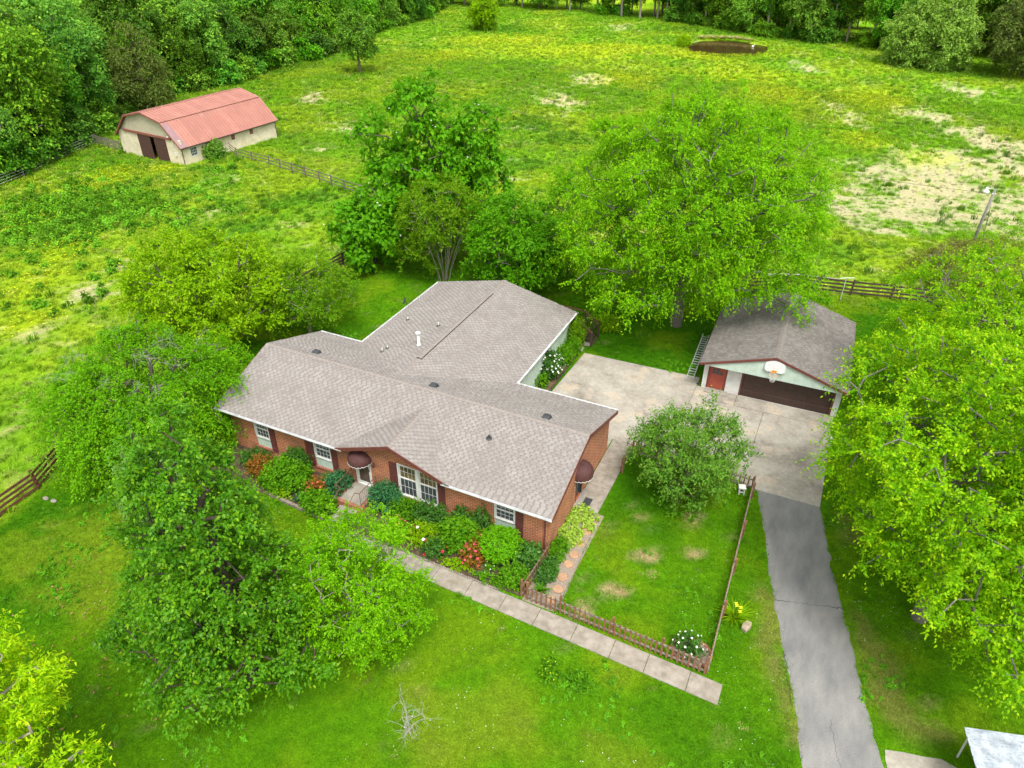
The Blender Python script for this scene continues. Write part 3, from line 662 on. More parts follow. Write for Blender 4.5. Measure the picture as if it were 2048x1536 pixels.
roof.slab([(GX, GY0, GZ), (gr_, GY0, zgab(gr_)), (gr_, 3.6, zgab(gr_)), (GX, 3.6, GZ)], .12)
roof = roof.build('roof', M['roof_base'], house)
sl = math.hypot(1, SLP); wl = math.hypot(1, WS); gl2 = math.hypot(1, GS)
shingles(roof, 'front_shingles', (0, 0, HE), (1, 0, 0), (0, 1, SLP), L_, 4.32*sl, PAL, keep=lambda p: zgab(p.x) < p.z+.03, single=300,
         order=lambda q: math.hypot((q[0]-18.8)*.55, q[1]*1.3))
shingles(roof, 'rear_shingles', (L_, D_, HE), (-1, 0, 0), (0, -1, SLP), L_, 4.32*sl, PAL, keep=lambda p: not (HE+WS*min(p.x-XA, XB-p.x) > p.z+.03))
shingles(roof, 'wing_left_shingles', (XA, Y2, HE), (0, -1, 0), (1, 0, WS), Y2-5.0, (XR-XA)*wl, PAL, keep=lambda p: p.z > zr(p.y)-.05)
shingles(roof, 'wing_right_shingles', (XB, 5.0, HE), (0, 1, 0), (-1, 0, WS), Y2-5.0, (XB-XR)*wl, PAL, keep=lambda p: p.z > zr(p.y)-.05)
shingles(roof, 'gable_left_shingles', (gl_, 3.6, zgab(gl_)), (0, -1, 0), (1, 0, GS), 3.6-GY0, (GX-gl_)*gl2, PAL, keep=lambda p: p.z > zf(p.y)-.05)
shingles(roof, 'gable_right_shingles', (gr_, GY0, zgab(gr_)), (0, 1, 0), (-1, 0, GS), 3.6-GY0, (gr_-GX)*gl2, PAL, keep=lambda p: p.z > zf(p.y)-.05)
ridge_caps(roof, (L_-.02, 4.32, HR), (0, 4.32, HR), SLP, M['ridge'])
ridge_caps(roof, (GX, GY0, GZ), (GX, 3.55, GZ), GS, M['ridge'])
ridge_caps(roof, (XR, 5.25, HW), (XR, 7.0, HW), WS, M['ridge']); ridge_caps(roof, (XR, 15.6, HW), (XR, Y2, HW), WS, M['ridge'])
rv = MB(); rv.add([(XR-.16, 7.0, HW+.02), (XR, 7.0, HW+.07), (XR+.16, 7.0, HW+.02), (XR-.16, 15.6, HW+.02), (XR, 15.6, HW+.07), (XR+.16, 15.6, HW+.02), (XR-.16, 7, HW-.03), (XR+.16, 7, HW-.03), (XR-.16, 15.6, HW-.03), (XR+.16, 15.6, HW-.03)],
                  [(0, 1, 4, 3), (1, 2, 5, 4), (6, 0, 3, 8), (2, 7, 9, 5), (0, 6, 7, 2, 1), (3, 4, 5, 9, 8)]); rv = rv.build('ridge_vent', M['black'], roof)
ridge_caps(rv, (XR, 7.0, HW+.05), (XR, 15.6, HW+.05), WS, M['ridge'], w_=.15)
# gutters, fascia, rakes
def gutter(p, q, name='gutter'):
    p = Vector(p); q = Vector(q); d_ = (q-p).normalized(); s = Vector((d_.y, -d_.x, 0))
    mb = MB(); a = s*.11
    prof = [(0, 0), (0, -.11), (.07, -.11), (.11, -.05), (.11, 0), (.1, 0), (.095, -.04), (.065, -.095), (.015, -.095), (.015, 0)]
    k = len(prof); vs_ = [p+s*x+Vector((0, 0, z)) for x, z in prof]+[q+s*x+Vector((0, 0, z)) for x, z in prof]
    mb.add(vs_, [(i, (i+1) % k, k+(i+1) % k, k+i) for i in range(k)]); return mb.build(name, M['gutter'], house)
gutter((0, -.004, HE-.005), (8.0, -.004, HE-.005)); gutter((13.42, -.004, HE-.005), (L_, -.004, HE-.005))
gutter((L_, D_+.004, HE), (XB+.12, D_+.004, HE)); gutter((XA-.12, D_+.004, HE), (0, D_+.004, HE))
gutter((XB+.004, D_, HE), (XB+.004, Y2, HE)); gutter((XA-.004, Y2, HE), (XA-.004, D_, HE))
MB().bar((L_+.012, 0, HE-.1), (L_+.012, 4.32, HR-.1), .024, .2).bar((L_+.012, 4.32, HR-.1), (L_+.012, D_, HE-.1), .024, .2).build('rake_board', M['trim'], roof)
MB().bar((-.012, 0, HE-.1), (-.012, 4.32, HR-.1), .024, .2).bar((-.012, 4.32, HR-.1), (-.012, D_, HE-.1), .024, .2).build('rake_board', M['trim'], roof)
MB().bar((gl_, GY0-.015, zgab(gl_)-.1), (GX, GY0-.015, GZ-.1), .03, .19).bar((GX, GY0-.015, GZ-.1), (gr_-.3, GY0-.015, zgab(gr_-.3)-.1), .03, .19).build('rake_board', M['trim'], roof)
MB().box(.3, 7.7, .02, .459, 2.33, 2.338).box(13.65, 18.46, .02, .459, 2.33, 2.338).build('soffit', M['trim'], roof)
mb = MB(); mb.tube([(18.3, .38, 2.38), (18.3, .41, 2.2), (18.3, .415, .1), (18.3, .25, .03)], .035, 6); mb.build('downspout', M['trim'], house)
mb = MB(); mb.tube([(.42, .38, 2.38), (.42, .42, 2.2), (.42, .42, -.25)], .035, 6); mb.build('downspout', M['rail_dark'], house)
# roof vents and pipes
def boxvent(x, y, z, s):
    mb = MB(); k = s*SLP
    mb.add([(x-.22, y-.2, z-k*.2+.012), (x+.22, y-.2, z-k*.2+.012), (x+.22, y+.2, z+k*.2+.012), (x-.22, y+.2, z+k*.2+.012),
            (x-.16, y-.13, z+.16), (x+.16, y-.13, z+.16), (x+.16, y+.13, z+.16), (x-.16, y+.13, z+.16)], [(0, 1, 5, 4), (1, 2, 6, 5), (2, 3, 7, 6), (3, 0, 4, 7), (4, 5, 6, 7)]); return mb.build('roof_vent', M['black'], roof, bevel=.015)
for x, y in ((2.84, 4.95), (10.22, 4.88), (16.38, 4.92)): boxvent(x, y, zr(y), -1)
mb = MB(); mb.lathe([(.16, 0), (.13, .03), (.07, .05), (.06, .18), (.0, .2)], 8, (14.44, 2.72, zf(2.72)+.02)); mb.build('pipe_boot', M['black'], roof)
wz = lambda x: HE+WS*(x-XA)
fl = MB().lathe([(.17, 0), (.11, .05), (.085, .06), (.085, .7)], 12, (7.09, 8.51, wz(7.09))).build('flue', M['metal'], roof, smooth=True)
MB().lathe([(.05, 0), (.14, .02), (.15, .1), (.12, .14), (.0, .16)], 12, (7.09, 8.51, wz(7.09)+.7)).build('flue_cap', M['white'], fl, smooth=True)
for x, y, h_ in ((4.32, 11.66, .16), (6.95, 10.9, .22), (5.21, 7.6, .22), (5.3, 8.0, .13)):
    pb = MB().lathe([(.14, -.02), (.06, .05), (.05, .06)], 8, (x, y, wz(x)+.02)).build('pipe_boot', M['black'], roof); MB().lathe([(.035, 0), (.035, h_), (.0, h_+.005)], 8, (x, y, wz(x)+.03)).build('vent_pipe', M['white'], pb)
sd = MB().lathe([(.0, .0), (.1, .015), (.2, .06), (.24, .11), (.19, .065), (.0, .015)], 12).build('satellite_dish', M['black'], roof); sd.location = (2.85, 13.7, 2.75); sd.rotation_euler = (R(65), 0, R(-60))
MB().tube([(0, 0, 0), (-.02, -.14, -.1), (.05, -.32, -.2)], .018, 5).build('dish_arm', M['black'], sd)

# wooden deck stair behind the wing
dk = empty('wooden_stairs', (13.0, 18.6, 0)); tag(dk, 'dark brown wooden stair with railing at rear corner of wing', 'stairs')
MB().box(-2.0, .1, -.9, 1.0, .75, .8).build('landing', M['rail_dark'], dk)
for k in range(4): MB().box(.12+.24*k, .38+.24*k, -.6, .6, .56-.19*k, .6-.19*k).build('tread', M['rail_dark'], dk)
for y in (-.68, .68):
    for x, b, t_ in ((-1.9, -.2, 1.75), (.05, -.2, 1.75), (1.05, -.2, 1.05)): MB().box(x-.045, x+.045, y-.045, y+.045, b, t_).build('post', M['rail_dark'], dk)
    MB().bar((-1.9, y, 1.72), (.05, y, 1.72), .11, .04).bar((.05, y, 1.72), (1.1, y, 1.0), .11, .04).build('handrail', M['rail_brown'], dk)
    for k in range(8):
        MB().bar((.15+.115*k, y, .6-.09*k), (.15+.115*k, y, 1.62-.078*k), .03, .03, (1, 0, 0)).build('baluster', M['rail_dark'], dk)
cb = MB().box(-.2, .2, -.1, .1, 0, .19).build('concrete_block', M['concrete']); cb.location = (13.75, 17.95, .03); cb.rotation_euler[2] = .2; tag(cb, 'grey concrete block beside the wooden stair foot', 'block')
fs = MB().prism([(-.35, -.25), (.35, -.3), (.3, .25), (-.3, .28)], 0, .05).build('paving_slab', M['concrete']); fs.location = (13.4, 17.4, 0); tag(fs, 'flat grey paving slab by corner of concrete pad', 'slab')
#PART3
# ------------------------------------------------------------------ garage
gar = empty('garage', (23.8024, 16.4367, 0), .0334); tag(gar, 'detached garage with brown overhead door and mint green gable', 'garage')
GL, GR, GD, GE, GA, GOV, GM = -2.46, 5.56, 8.0, 2.05, 3.36, -.65, 1.55
wl_, wr_ = -2.21, 5.28
fwall = MB(); wall_cells(fwall, wl_, wr_, -.1, 1.94, 0, .15, [(-1.9, -.97, .04, 1.94), (0, 4.88, .02, 1.94)]); fwall = fwall.build('front_wall', M['offwhite'], gar)
MB().box(wl_, wl_+.15, .152, GD-.5, -.1, 1.94).build('side_wall', M['offwhite'], gar); MB().box(wr_-.15, wr_, .152, GD-.5, -.1, 1.94).build('side_wall', M['offwhite'], gar); MB().box(wl_, wr_, GD-.498, GD-.35, -.1, 2.0).build('rear_wall', M['offwhite'], gar)
for a, b in ((wl_, -1.98), (-.89, -.09), (4.97, wr_)):
    for k in range(15):
        z = .06+k*.125
        mb = MB(); mb.hexa([(a, -.022, z), (b, -.022, z), (b, -.001, z), (a, -.001, z), (a, -.007, z+.122), (b, -.007, z+.122), (b, -.001, z+.122), (a, -.001, z+.122)]); mb.build('siding_board', M['offwhite'], fwall)
MB().box(-1.98, -1.9, -.03, .1, 0, 2.1).box(-.97, -.89, -.03, .1, 0, 2.1).box(-1.9, -.97, -.03, .1, 2.06, 2.12).build('door_casing', M['trim'], gar)
MB().box(-.09, 0, -.035, .1, 0, 2.18).box(4.88, 4.97, -.035, .1, 0, 2.18).build('door_casing', M['trim'], gar)
MB().box(wl_-.02, wl_+.06, -.03, -.023, 0, 1.92).build('corner_board', M['white'], gar)
ed = MB().box(-1.9, -.97, .05, .09, .04, 2.06).build('entry_door', M['reddoor'], gar)
for i in range(3):
    for j in range(2): MB().box(-1.74+i*.21, -1.555+i*.21, .04, .0495, 1.10+j*.2, 1.28+j*.2).build('pane', M['glass'], ed)
mb = MB(); mb.box(-1.77, -1.10, .036, .0395, 1.05, 1.085).box(-1.77, -1.10, .036, .0395, 1.495, 1.53)
for i in range(4): mb.box(-1.768+i*.21, -1.745+i*.21, .0362, .0393, 1.086, 1.494)
mb.box(-1.744, -1.12, .0364, .0392, 1.282, 1.298); mb.build('glazing_bars', M['reddoor'], ed)
MB().box(-1.78, -1.48, .04, .0495, .2, .95).build('door_panel', M['reddoor'], ed); MB().box(-1.39, -1.09, .04, .0495, .2, .95).build('door_panel', M['reddoor'], ed)
MB().lathe([(.03, 0), (.035, .03), (.0, .06)], 8, (0, 0, 0)).build('door_knob', M['metal'], ed); o = ed.children[-1]; o.location = (-1.05, .05, 1.02); o.rotation_euler = (R(90), 0, 0)
MB().box(-1.98, -.7, -.5, -.005, -.05, .12).build('door_step', M['concrete'], gar, bevel=.015)
gd = MB().box(0, 4.88, .07, .1, .02, 2.13).build('garage_door', M['gdoor'], gar)
for j in range(4):
    mb = MB().box(.004, 4.876, .05, .0695, .024+j*.527, .545+j*.527).build('door_section', M['gdoor'], gd)
for j in range(4):
    for i in range(8):
        x = .07+i*.597; z = .09+j*.527
        mb = MB(); mb.add([(x, .0495, z), (x+.55, .0495, z), (x+.55, .0495, z+.38), (x, .0495, z+.38), (x+.04, .034, z+.04), (x+.51, .034, z+.04), (x+.51, .034, z+.34), (x+.04, .034, z+.34)], [(0, 1, 5, 4), (1, 2, 6, 5), (2, 3, 7, 6), (3, 0, 4, 7), (4, 5, 6, 7)]); mb.build('panel', M['gdoor'], gd)
MB().box(2.36, 2.40, .02, .05, .7, 2.1).box(2.5, 2.54, .02, .05, 1.35, 1.6).build('door_strut', M['rail_dark'], gd)
# gable: mint boards in front of the door wall, carried by the overhang
gslope = (GA-GE)/(GM-GL)
gz_ = lambda x: GA-gslope*abs(x-GM)
gb = MB(); gb.add([(GL+.28, GOV+.08, 1.96), (GR-.28, GOV+.08, 1.96), (GM, GOV+.08, GA-.12), (GL+.28, GOV+.12, 1.96), (GR-.28, GOV+.12, 1.96), (GM, GOV+.12, GA-.12)], [(0, 1, 2), (5, 4, 3), (0, 2, 5, 3), (1, 4, 5, 2), (0, 3, 4, 1)]); gb = gb.build('gable', M['mint'], gar)
x = GL+.3
while x < GR-.4:
    a, b = x+.005, min(x+.152, GR-.3); t0, t1 = gz_(a)-.13, gz_(b)-.13
    if min(t0, t1) > 1.95:
        mb = MB(); y0, y1 = GOV+.058, GOV+.0795
        mb.hexa([(a, y0, 1.93), (b, y0, 1.93), (b, y1, 1.93), (a, y1, 1.93), (a, y0, t0), (b, y0, t1), (b, y1, t1), (a, y1, t0)]); mb.build('board', M['mint'], gb)
    x += .157
MB().box(GL+.25, GR-.25, GOV+.13, -.036, 1.93, 1.95).build('soffit', M['white'], gar)
rf = MB(); rf.slab([(GL, GOV, GE), (GM, GOV, GA), (GM, GD, GA), (GL, GD, GE)], .1); rf.slab([(GM, GOV, GA), (GR, GOV, gz_(GR)), (GR, GD, gz_(GR)), (GM, GD, GA)], .1); rf = rf.build('roof', M['groof_base'], gar)
sg = math.hypot(1, gslope)
shingles(rf, 'left_shingles', (GL, GD, GE), (0, -1, 0), (1, 0, gslope), GD-GOV, (GM-GL)*sg, PALG, gap=(.02, .07)); shingles(rf, 'right_shingles', (GR, GOV, gz_(GR)), (0, 1, 0), (-1, 0, gslope), GD-GOV, (GR-GM)*sg, PALG, gap=(.02, .07))
ridge_caps(rf, (GM, GOV, GA), (GM, GD, GA), gslope, M['gridge'])
MB().bar((GL, GOV-.015, GE-.07), (GM, GOV-.015, GA-.07), .03, .14).bar((GM, GOV-.015, GA-.07), (GR, GOV-.015, gz_(GR)-.07), .03, .14).build('rake_board', M['trim'], rf)
MB().bar((GL-.012, GOV, GE-.06), (GL-.012, GD, GE-.06), .024, .12).bar((GR+.012, GOV, GE-.06), (GR+.012, GD, GE-.06), .024, .12).build('fascia', M['trim'], rf)
MB().lathe([(.02, .16), (.07, .12), (.065, .02), (.03, 0)], 8, (-.55, -.12, 1.72)).build('wall_light', M['black'], gar)
# basketball hoop on the gable
hp = empty('basketball_hoop', (0, 0, 0)); c_, s_ = math.cos(.0334), math.sin(.0334)
hp.location = (23.8024+1.57*c_-(GOV+.05)*s_, 16.4367+1.57*s_+(GOV+.05)*c_, 2.45); hp.rotation_euler = (R(-4), 0, .0334); tag(hp, 'white fan-shaped basketball backboard with hoop and net on garage gable', 'basketball hoop')
fan = [(-.42, 0), (.42, 0), (.55, .12), (.55, .32)]+[(.55*math.cos(a), .40+.30*math.sin(a)) for a in [PI*k/12 for k in range(1, 12)]]+[(-.55, .32), (-.55, .12)]
mb = MB(); k = len(fan); mb.add([(x, -.12, z) for x, z in fan]+[(x, -.08, z) for x, z in fan], [tuple(range(k)), tuple(range(k, 2*k))[::-1]]+[(i, i+k, (i+1) % k+k, (i+1) % k) for i in range(k)]); mb.build('backboard', M['hoopwhite'], hp, bevel=.008)
MB().box(-.12, .12, -.16, -.121, .0, .14).build('rim_bracket', M['orange'], hp)
MB().tube([(.225*math.cos(2*PI*i/20), -.42+.225*math.sin(2*PI*i/20), .03) for i in range(21)], .011, 5, False).build('rim', M['orange'], hp)
mb = MB()
for i in range(12):
    for sgn in (1, -1):
        pts = []
        for j in range(7):
            r_ = .225-.11*(j/6)**.8; a = 2*PI*i/12+sgn*j*.22; pts.append((r_*math.cos(a), -.42+r_*math.sin(a), .03-.075*j))
        mb.tube(pts, .006, 3, False)
mb.build('net', M['net'], hp)
MB().bar((-.2, -.08, .2), (-.2, .1, .2), .04, .04).bar((.2, -.08, .2), (.2, .1, .2), .04, .04).build('mounting', M['black'], hp)
# ladder lying along the garage
lad = empty('aluminium_ladder', (20.75, 16.95, .02), R(93)); tag(lad, 'long aluminium ladder lying in grass beside garage', 'ladder')
for y in (-.2, .2): MB().box(0, 5.6, y-.02, y+.02, .02, .10).build('rail', M['metal'], lad)
for k in range(18): MB().box(.18+.3*k, .22+.3*k, -.18, .18, .04, .075).build('rung', M['metal'], lad)
bl = MB().lathe([(.09, 0), (.09, .85), (.06, .9), (0, .9)], 12).build('bollard', M['white']); bl.location = (28.98, 13.38, 0); tag(bl, 'short white pipe post at right edge of concrete pad', 'post')
mb = MB().box(-.14, -.09, -.14, -.09, 0, .4).box(.09, .14, -.14, -.09, 0, .4).box(-.14, -.09, .09, .14, 0, .4).box(.09, .14, .09, .14, 0, .4).box(-.17, .17, -.17, .17, .401, .44).box(-.089, .089, -.13, -.1, .15, .19).build('stool', M['white']); mb.location = (25.5, 8.0, 0); mb.rotation_euler[2] = .3; tag(mb, 'small white stool in grass at picket fence corner', 'stool')
rub = MB().prism([(-.3, -.38), (.3, -.38), (.3, .38), (-.3, .38)], 0, .02).build('door_mat', M['black']); rub.location = (18.84, 4.02, .052); tag(rub, 'dark rubber mat on walk by the side door', 'mat')

# ------------------------------------------------------------------ picket fences
pk_me = MB(); pk_me.add([(-.035, -.01, .06), (.035, -.01, .06), (.035, .01, .06), (-.035, .01, .06), (-.035, -.01, .80), (.035, -.01, .80), (.035, .01, .80), (-.035, .01, .80), (0, -.01, .90), (0, .01, .90)],
                        [(0, 3, 2, 1), (0, 1, 5, 8, 4), (2, 3, 7, 9, 6), (1, 2, 6, 5), (3, 0, 4, 7), (5, 6, 9, 8), (7, 4, 8, 9)])
PKM = bpy.data.meshes.new('picket'); PKM.from_pydata(pk_me.v, [], pk_me.f); PKM.materials.append(M['wood'])
PST = bpy.data.meshes.new('post'); _b = MB().box(-.045, .045, -.045, .045, -.1, 1.0); _b.add([(-.045, -.045, 1.0), (.045, -.045, 1.0), (.045, .045, 1.0), (-.045, .045, 1.0), (0, 0, 1.05)], [(0, 1, 4), (1, 2, 4), (2, 3, 4), (3, 0, 4)])
PST.from_pydata(_b.v, [], _b.f); PST.materials.append(M['wood'])
def picket_fence(p, q, label, post_at, pitch=.212, side=1, top=1.0):
    p = Vector((*p, 0)); q = Vector((*q, 0)); d_ = q-p; L = d_.length; a = math.atan2(d_.y, d_.x)
    e = empty('picket_fence', (p.x, p.y, hz(p.x, p.y)), a); tag(e, label, 'fence', 'brown picket fence runs')
    for z in (.22, .68): MB().box(0, L, .013*side-.02+.02*side, .013*side+.02+.02*side, z-.04, z+.045).build('rail', M['wood_grey'], e)
    k = int(L/pitch)
    for i in range(k+1):
        o = link('picket', PKM, e); o.location = (i*pitch+.04, 0, rs.uniform(-.015, .015)); o.rotation_euler = (0, rs.uniform(-.025, .025), 0); o.scale = (1, 1, top*rs.uniform(.97, 1.02))
    for t_ in post_at:
        o = link('post', PST, e); o.location = (t_*L, .095*side, 0); o.scale = (1, 1, top)
    return e
picket_fence((18.72, -2.42), (26.2, -2.72), 'long picket fence run along front walk', (0, .2, .5, .77, 1.0))
picket_fence((26.24, -2.66), (25.92, 8.4), 'picket fence run beside the asphalt driveway seen edge on', (.26, .48, .7, .95), side=-1)
picket_fence((25.95, 8.45), (19.95, 8.62), 'picket fence run between small tree and concrete pad', (0, .5, .98))
picket_fence((19.72, 8.5), (19.7, 6.95), 'short picket gate run beside the side walk', (0, 1.0))
picket_fence((18.64, .1), (18.55, -2.35), 'short picket fence run from house corner to front walk', (0, .98), side=-1)

# ------------------------------------------------------------------ rail fences
def rail_fence(pts, label, mat, rails=(.22, .5, .78, 1.06), step=2.4, post_h=1.22, off=.07, rh=.14, grp='four-rail wooden field fences'):
    e = empty('rail_fence', (pts[0][0], pts[0][1], hz(*pts[0]))); tag(e, label, 'fence', grp); o0 = Vector(e.location)
    P = []
    for (a, b), (c, d_) in zip(pts, pts[1:]):
        n_ = max(1, round(math.hypot(c-a, d_-b)/step)); P += [(a+(c-a)*i/n_, b+(d_-b)*i/n_) for i in range(n_)]
    P.append(pts[-1]); lean = []
    for i, (x, y) in enumerate(P):
        z = hz(x, y); a = math.atan2(P[min(i+1, len(P)-1)][1]-P[max(i-1, 0)][1], P[min(i+1, len(P)-1)][0]-P[max(i-1, 0)][0])
        o = MB().box(-.06, .06, -.06, .06, -.3, post_h).build('post', mat, e); o.location = Vector((x, y, z))-o0; o.rotation_euler = (rs.uniform(-.03, .03), rs.uniform(-.03, .03), a)
    for i in range(len(P)-1):
        a = Vector((*P[i], hz(*P[i])))-o0; b = Vector((*P[i+1], hz(*P[i+1])))-o0; s = Vector((b.y-a.y, a.x-b.x, 0)).normalized()*off
        for z in rails:
            MB().bar(a+s+Vector((0, 0, z+rs.uniform(-.02, .02))), b+s+Vector((0, 0, z+rs.uniform(-.02, .02))), .03, rh).build('rail', mat, e)
    return e
rail_fence([(-4.9, -13.5), (-5.98, -8.54), (-6.14, -6.4), (-7.28, -3.78), (-8.0, 1)], 'red-brown four-rail fence at left edge of front lawn', M['rail_brown'], step=3.4)
rail_fence([(-8.2, 14), (-8.1, 19.2), (-7.95, 21.2), (-7.6, 25.8), (-7.3, 32)], 'dark brown rail fence behind house under white-flowering tree', M['rail_dark'], step=2.3)
rail_fence([(-46.0, 48.2), (-42.8, 46.1), (-39.35, 45.0), (-35.4, 43.65), (-29.9, 41.2), (-24.05, 38.7), (-19.1, 36.5), (-13.7, 34.5), (-7.4, 32.1)], 'weathered grey rail fence crossing pasture from barn to garden', M['wood_dark'], rails=(.4, .75, 1.1), rh=.09, step=3.0)
rail_fence([(14.0, 30.0), (21.77, 31.2), (24.11, 32.4), (28.62, 33.1), (31.3, 33.7), (34.0, 34.2), (40, 35.4)], 'dark brown rail fence behind the garage', M['rail_dark'], step=2.9)
rail_fence([(-64.0, 43.0), (-61.5, 42.7), (-58.9, 42.4)], 'grey board gate fence at left corner of barn', M['wood_grey'], rails=(.25, .5, .75, 1.0, 1.2), step=2.5, post_h=1.4)
wfn = empty('wire_fence', (-59.5, 26.6, hz(-59.5, 26.6))); tag(wfn, 'wire fence with thin grey posts along edge of wood', 'fence')
W = [(-57.5, 20), (-59.45, 26.6), (-60.2, 30.1), (-61.9, 34.6), (-62.95, 38.1), (-64.3, 42.9)]; o0 = Vector(wfn.location)
for i, (x, y) in enumerate(W):
    MB().tube([Vector((x, y, hz(x, y)-.2))-o0, Vector((x+.04, y, hz(x, y)+1.35))-o0], .05, 6).build('post', M['pole'], wfn)
for z in (.35, .65, .95, 1.25):
    MB().tube([Vector((x, y, hz(x, y)+z))-o0 for x, y in W], .012, 3).build('wire', M['metal'], wfn)
# white clothesline T post and bundle of poles on the rear fence
cl = empty('clothesline_post', (28.05, 31.9, 0)); tag(cl, 'thin clothesline post with white cross bar in front of rear fence', 'post')
MB().tube([(0, 0, 0), (0, 0, 1.75)], .025, 6).build('pole', M['metal'], cl); MB().bar((-.45, -.3, 1.77), (.5, .3, 1.77), .04, .04).build('cross_bar', M['white'], cl)
for i in range(7):
    a = MB().tube([(21.9+.15*i, 31.15+.02*i, 1.18+.02*(i % 3)), (24.6, 32.42-.02*i, 1.14+.03*(i % 2)), (27.6-.25*i, 32.9-.03*i, 1.16)], .028, 5).build('pole', M['deadwood']); tag(a, 'pale grey pole lying along top rail of rear fence', 'pole', 'poles bundled on the rear fence')

# ------------------------------------------------------------------ barn
bz = hz(-46.5, 41.22); bz = -2.9
barn = empty('barn', (-46.5, 41.22, bz), R(-4.73)); tag(barn, 'cream gambrel barn with salmon red metal roof and brown sliding doors', 'barn')
BW, BL_, BE = -11.6, 15.1, 2.2
prof = [(.32, BE-.05), (-2.45, 4.85), (-5.8, 5.62), (-9.15, 4.85), (-11.92, BE-.05)]
mb = MB(); wall_cells(mb, BW, 0, -.3, 2.95, 0, .2, [(-7.7, -2.63, -.3, 2.75)]); mb.build('front_wall', M['cream'], barn)
bsw = MB(); wall_cells(bsw, .201, BL_, -.3, BE, -.2, 0, [(1.15, 2.12, .85, 1.88)]+[(y, y+.55, 1.33, 1.92) for y in (4.52, 7.54, 10.58)], swap=True); bsw = bsw.build('side_wall', M['cream'], barn)
MB().box(BW, BW+.2, .201, BL_, -.3, BE).build('side_wall', M['cream'], barn)
mb = MB().box(BW+.201, -.201, BL_-.2, BL_-.001, -.3, BE); q = [(-.2, BE), (-2.5, 4.7), (-5.8, 5.45), (-9.1, 4.7), (BW+.2, BE)]
mb.add([(x, BL_-.2, z) for x, z in q]+[(x, BL_-.01, z) for x, z in q], [tuple(range(5)), tuple(range(5, 10))[::-1]]); mb.build('rear_wall', M['cream'], barn)
# gable boarding
gbx = lambda x: np.interp(x, [BW+.1, -9.1, -5.8, -2.5, -.1], [2.3, 4.74, 5.5, 4.74, 2.3])
x = BW+.35; gw = MB(); q = [(-.6, 2.951), (-2.5, 4.72), (-5.8, 5.48), (-9.1, 4.72), (BW+.6, 2.951)]; gw.add([(a, .06, b) for a, b in q]+[(a, .16, b) for a, b in q], [tuple(range(5)), tuple(range(5, 10))[::-1]]); gw = gw.build('gable', M['barn_siding'], barn)
while x < -.35:
    a, b = x+.012, x+.238; t0, t1 = float(gbx(a))-.06, float(gbx(b))-.06
    lo = 2.97
    if min(t0, t1) > lo+.1:
        mb = MB(); mb.hexa([(a, .02, lo), (b, .02, lo), (b, .059, lo), (a, .059, lo), (a, .02, t0), (b, .02, t1), (b, .059, t1), (a, .059, t0)]); mb.build('board', M['barn_siding'], gw)
    x += .25
MB().box(-10.3, -1.45, -.16, -.01, 2.85, 3.1).build('door_track', M['barn_trim'], barn)
for a, b in ((-7.75, -5.45), (-4.7, -2.6)):
    sd_ = MB().box(a, b, -.07, -.02, .02, 2.84).build('sliding_door', M['barn_brown'], barn)
    n_ = 9; wd = (b-a)/n_
    for i in range(n_): MB().box(a+wd*i+.006, a+wd*(i+1)-.006, -.088, -.0705, .03, 2.83).build('board', M['barn_brown'], sd_)
MB().box(-5.44, -4.71, .6, .7, -.2, 2.8).build('gap_shade', M['dark'], barn)  # near-black sheet behind the door gap, stands in for the unlit interior
# block courses on the cream walls are thin grooves in the plaster: corner posts and gutter
MB().box(-.02, .04, -.05, .04, -.2, BE).build('corner_post', M['rail_dark'], barn)
MB().box(.0, .05, BL_-.06, BL_+.02, -.2, BE).build('corner_post', M['rail_dark'], barn)
bw_ = MB().box(.0, .035, 1.12, 1.2, .82, 1.9).box(.0, .035, 2.07, 2.15, .82, 1.9).box(.0, .035, 1.2, 2.07, .82, .9).box(.0, .035, 1.2, 2.07, 1.82, 1.9).build('window_frame', M['white'], barn)
for i in range(4):
    for j in range(3): MB().box(-.03, -.02, 1.2+.2175*i, 1.2+.2175*(i+1), .9+.307*j, .9+.307*(j+1)).build('pane', M['glass'], bw_)
mb = MB()
for i in range(1, 4): mb.box(-.019, .02, 1.19+.2175*i, 1.215+.2175*i, .9, 1.82)
for j in range(1, 3): mb.box(-.0185, .018, 1.2, 2.07, .89+.307*j, .915+.307*j)
mb.build('muntins', M['white'], bw_)
for y in (4.52, 7.54, 10.58):
    s = MB().box(-.06, .03, y, y+.55, 1.33, 1.92).build('hatch', M['barn_trim'], barn); MB().box(.031, .045, y+.03, y+.52, 1.4, 1.46).build('batten', M['barn_brown'], s); MB().box(.031, .045, y+.03, y+.52, 1.79, 1.85).build('batten', M['barn_brown'], s)
rf = None
for (x0, z0), (x1, z1) in zip(prof, prof[1:]):
    mb = MB(); ys0, ys1 = -.35, BL_+.3
    if x0 > x1: q = [(x0, ys0, z0), (x0, ys1, z0), (x1, ys1, z1), (x1, ys0, z1)]
    mb.hexa([(a, b, c-.06) for a, b, c in q]+q)
    if rf is None: rf = mb.build('roof', M['barn_trim'], barn)
    else: mb.build('roof_deck', M['barn_trim'], rf)
SH = [M['barn_roof'], simple('barn_roof_faded', (.375, .172, .134), (.325, .145, .112), .9, .5, dirt=((.30, .12, .09), .8, .6)), simple('barn_roof_dull', (.335, .148, .115), (.29, .125, .097), .9, .5, dirt=((.36, .19, .15), .9, .6))]
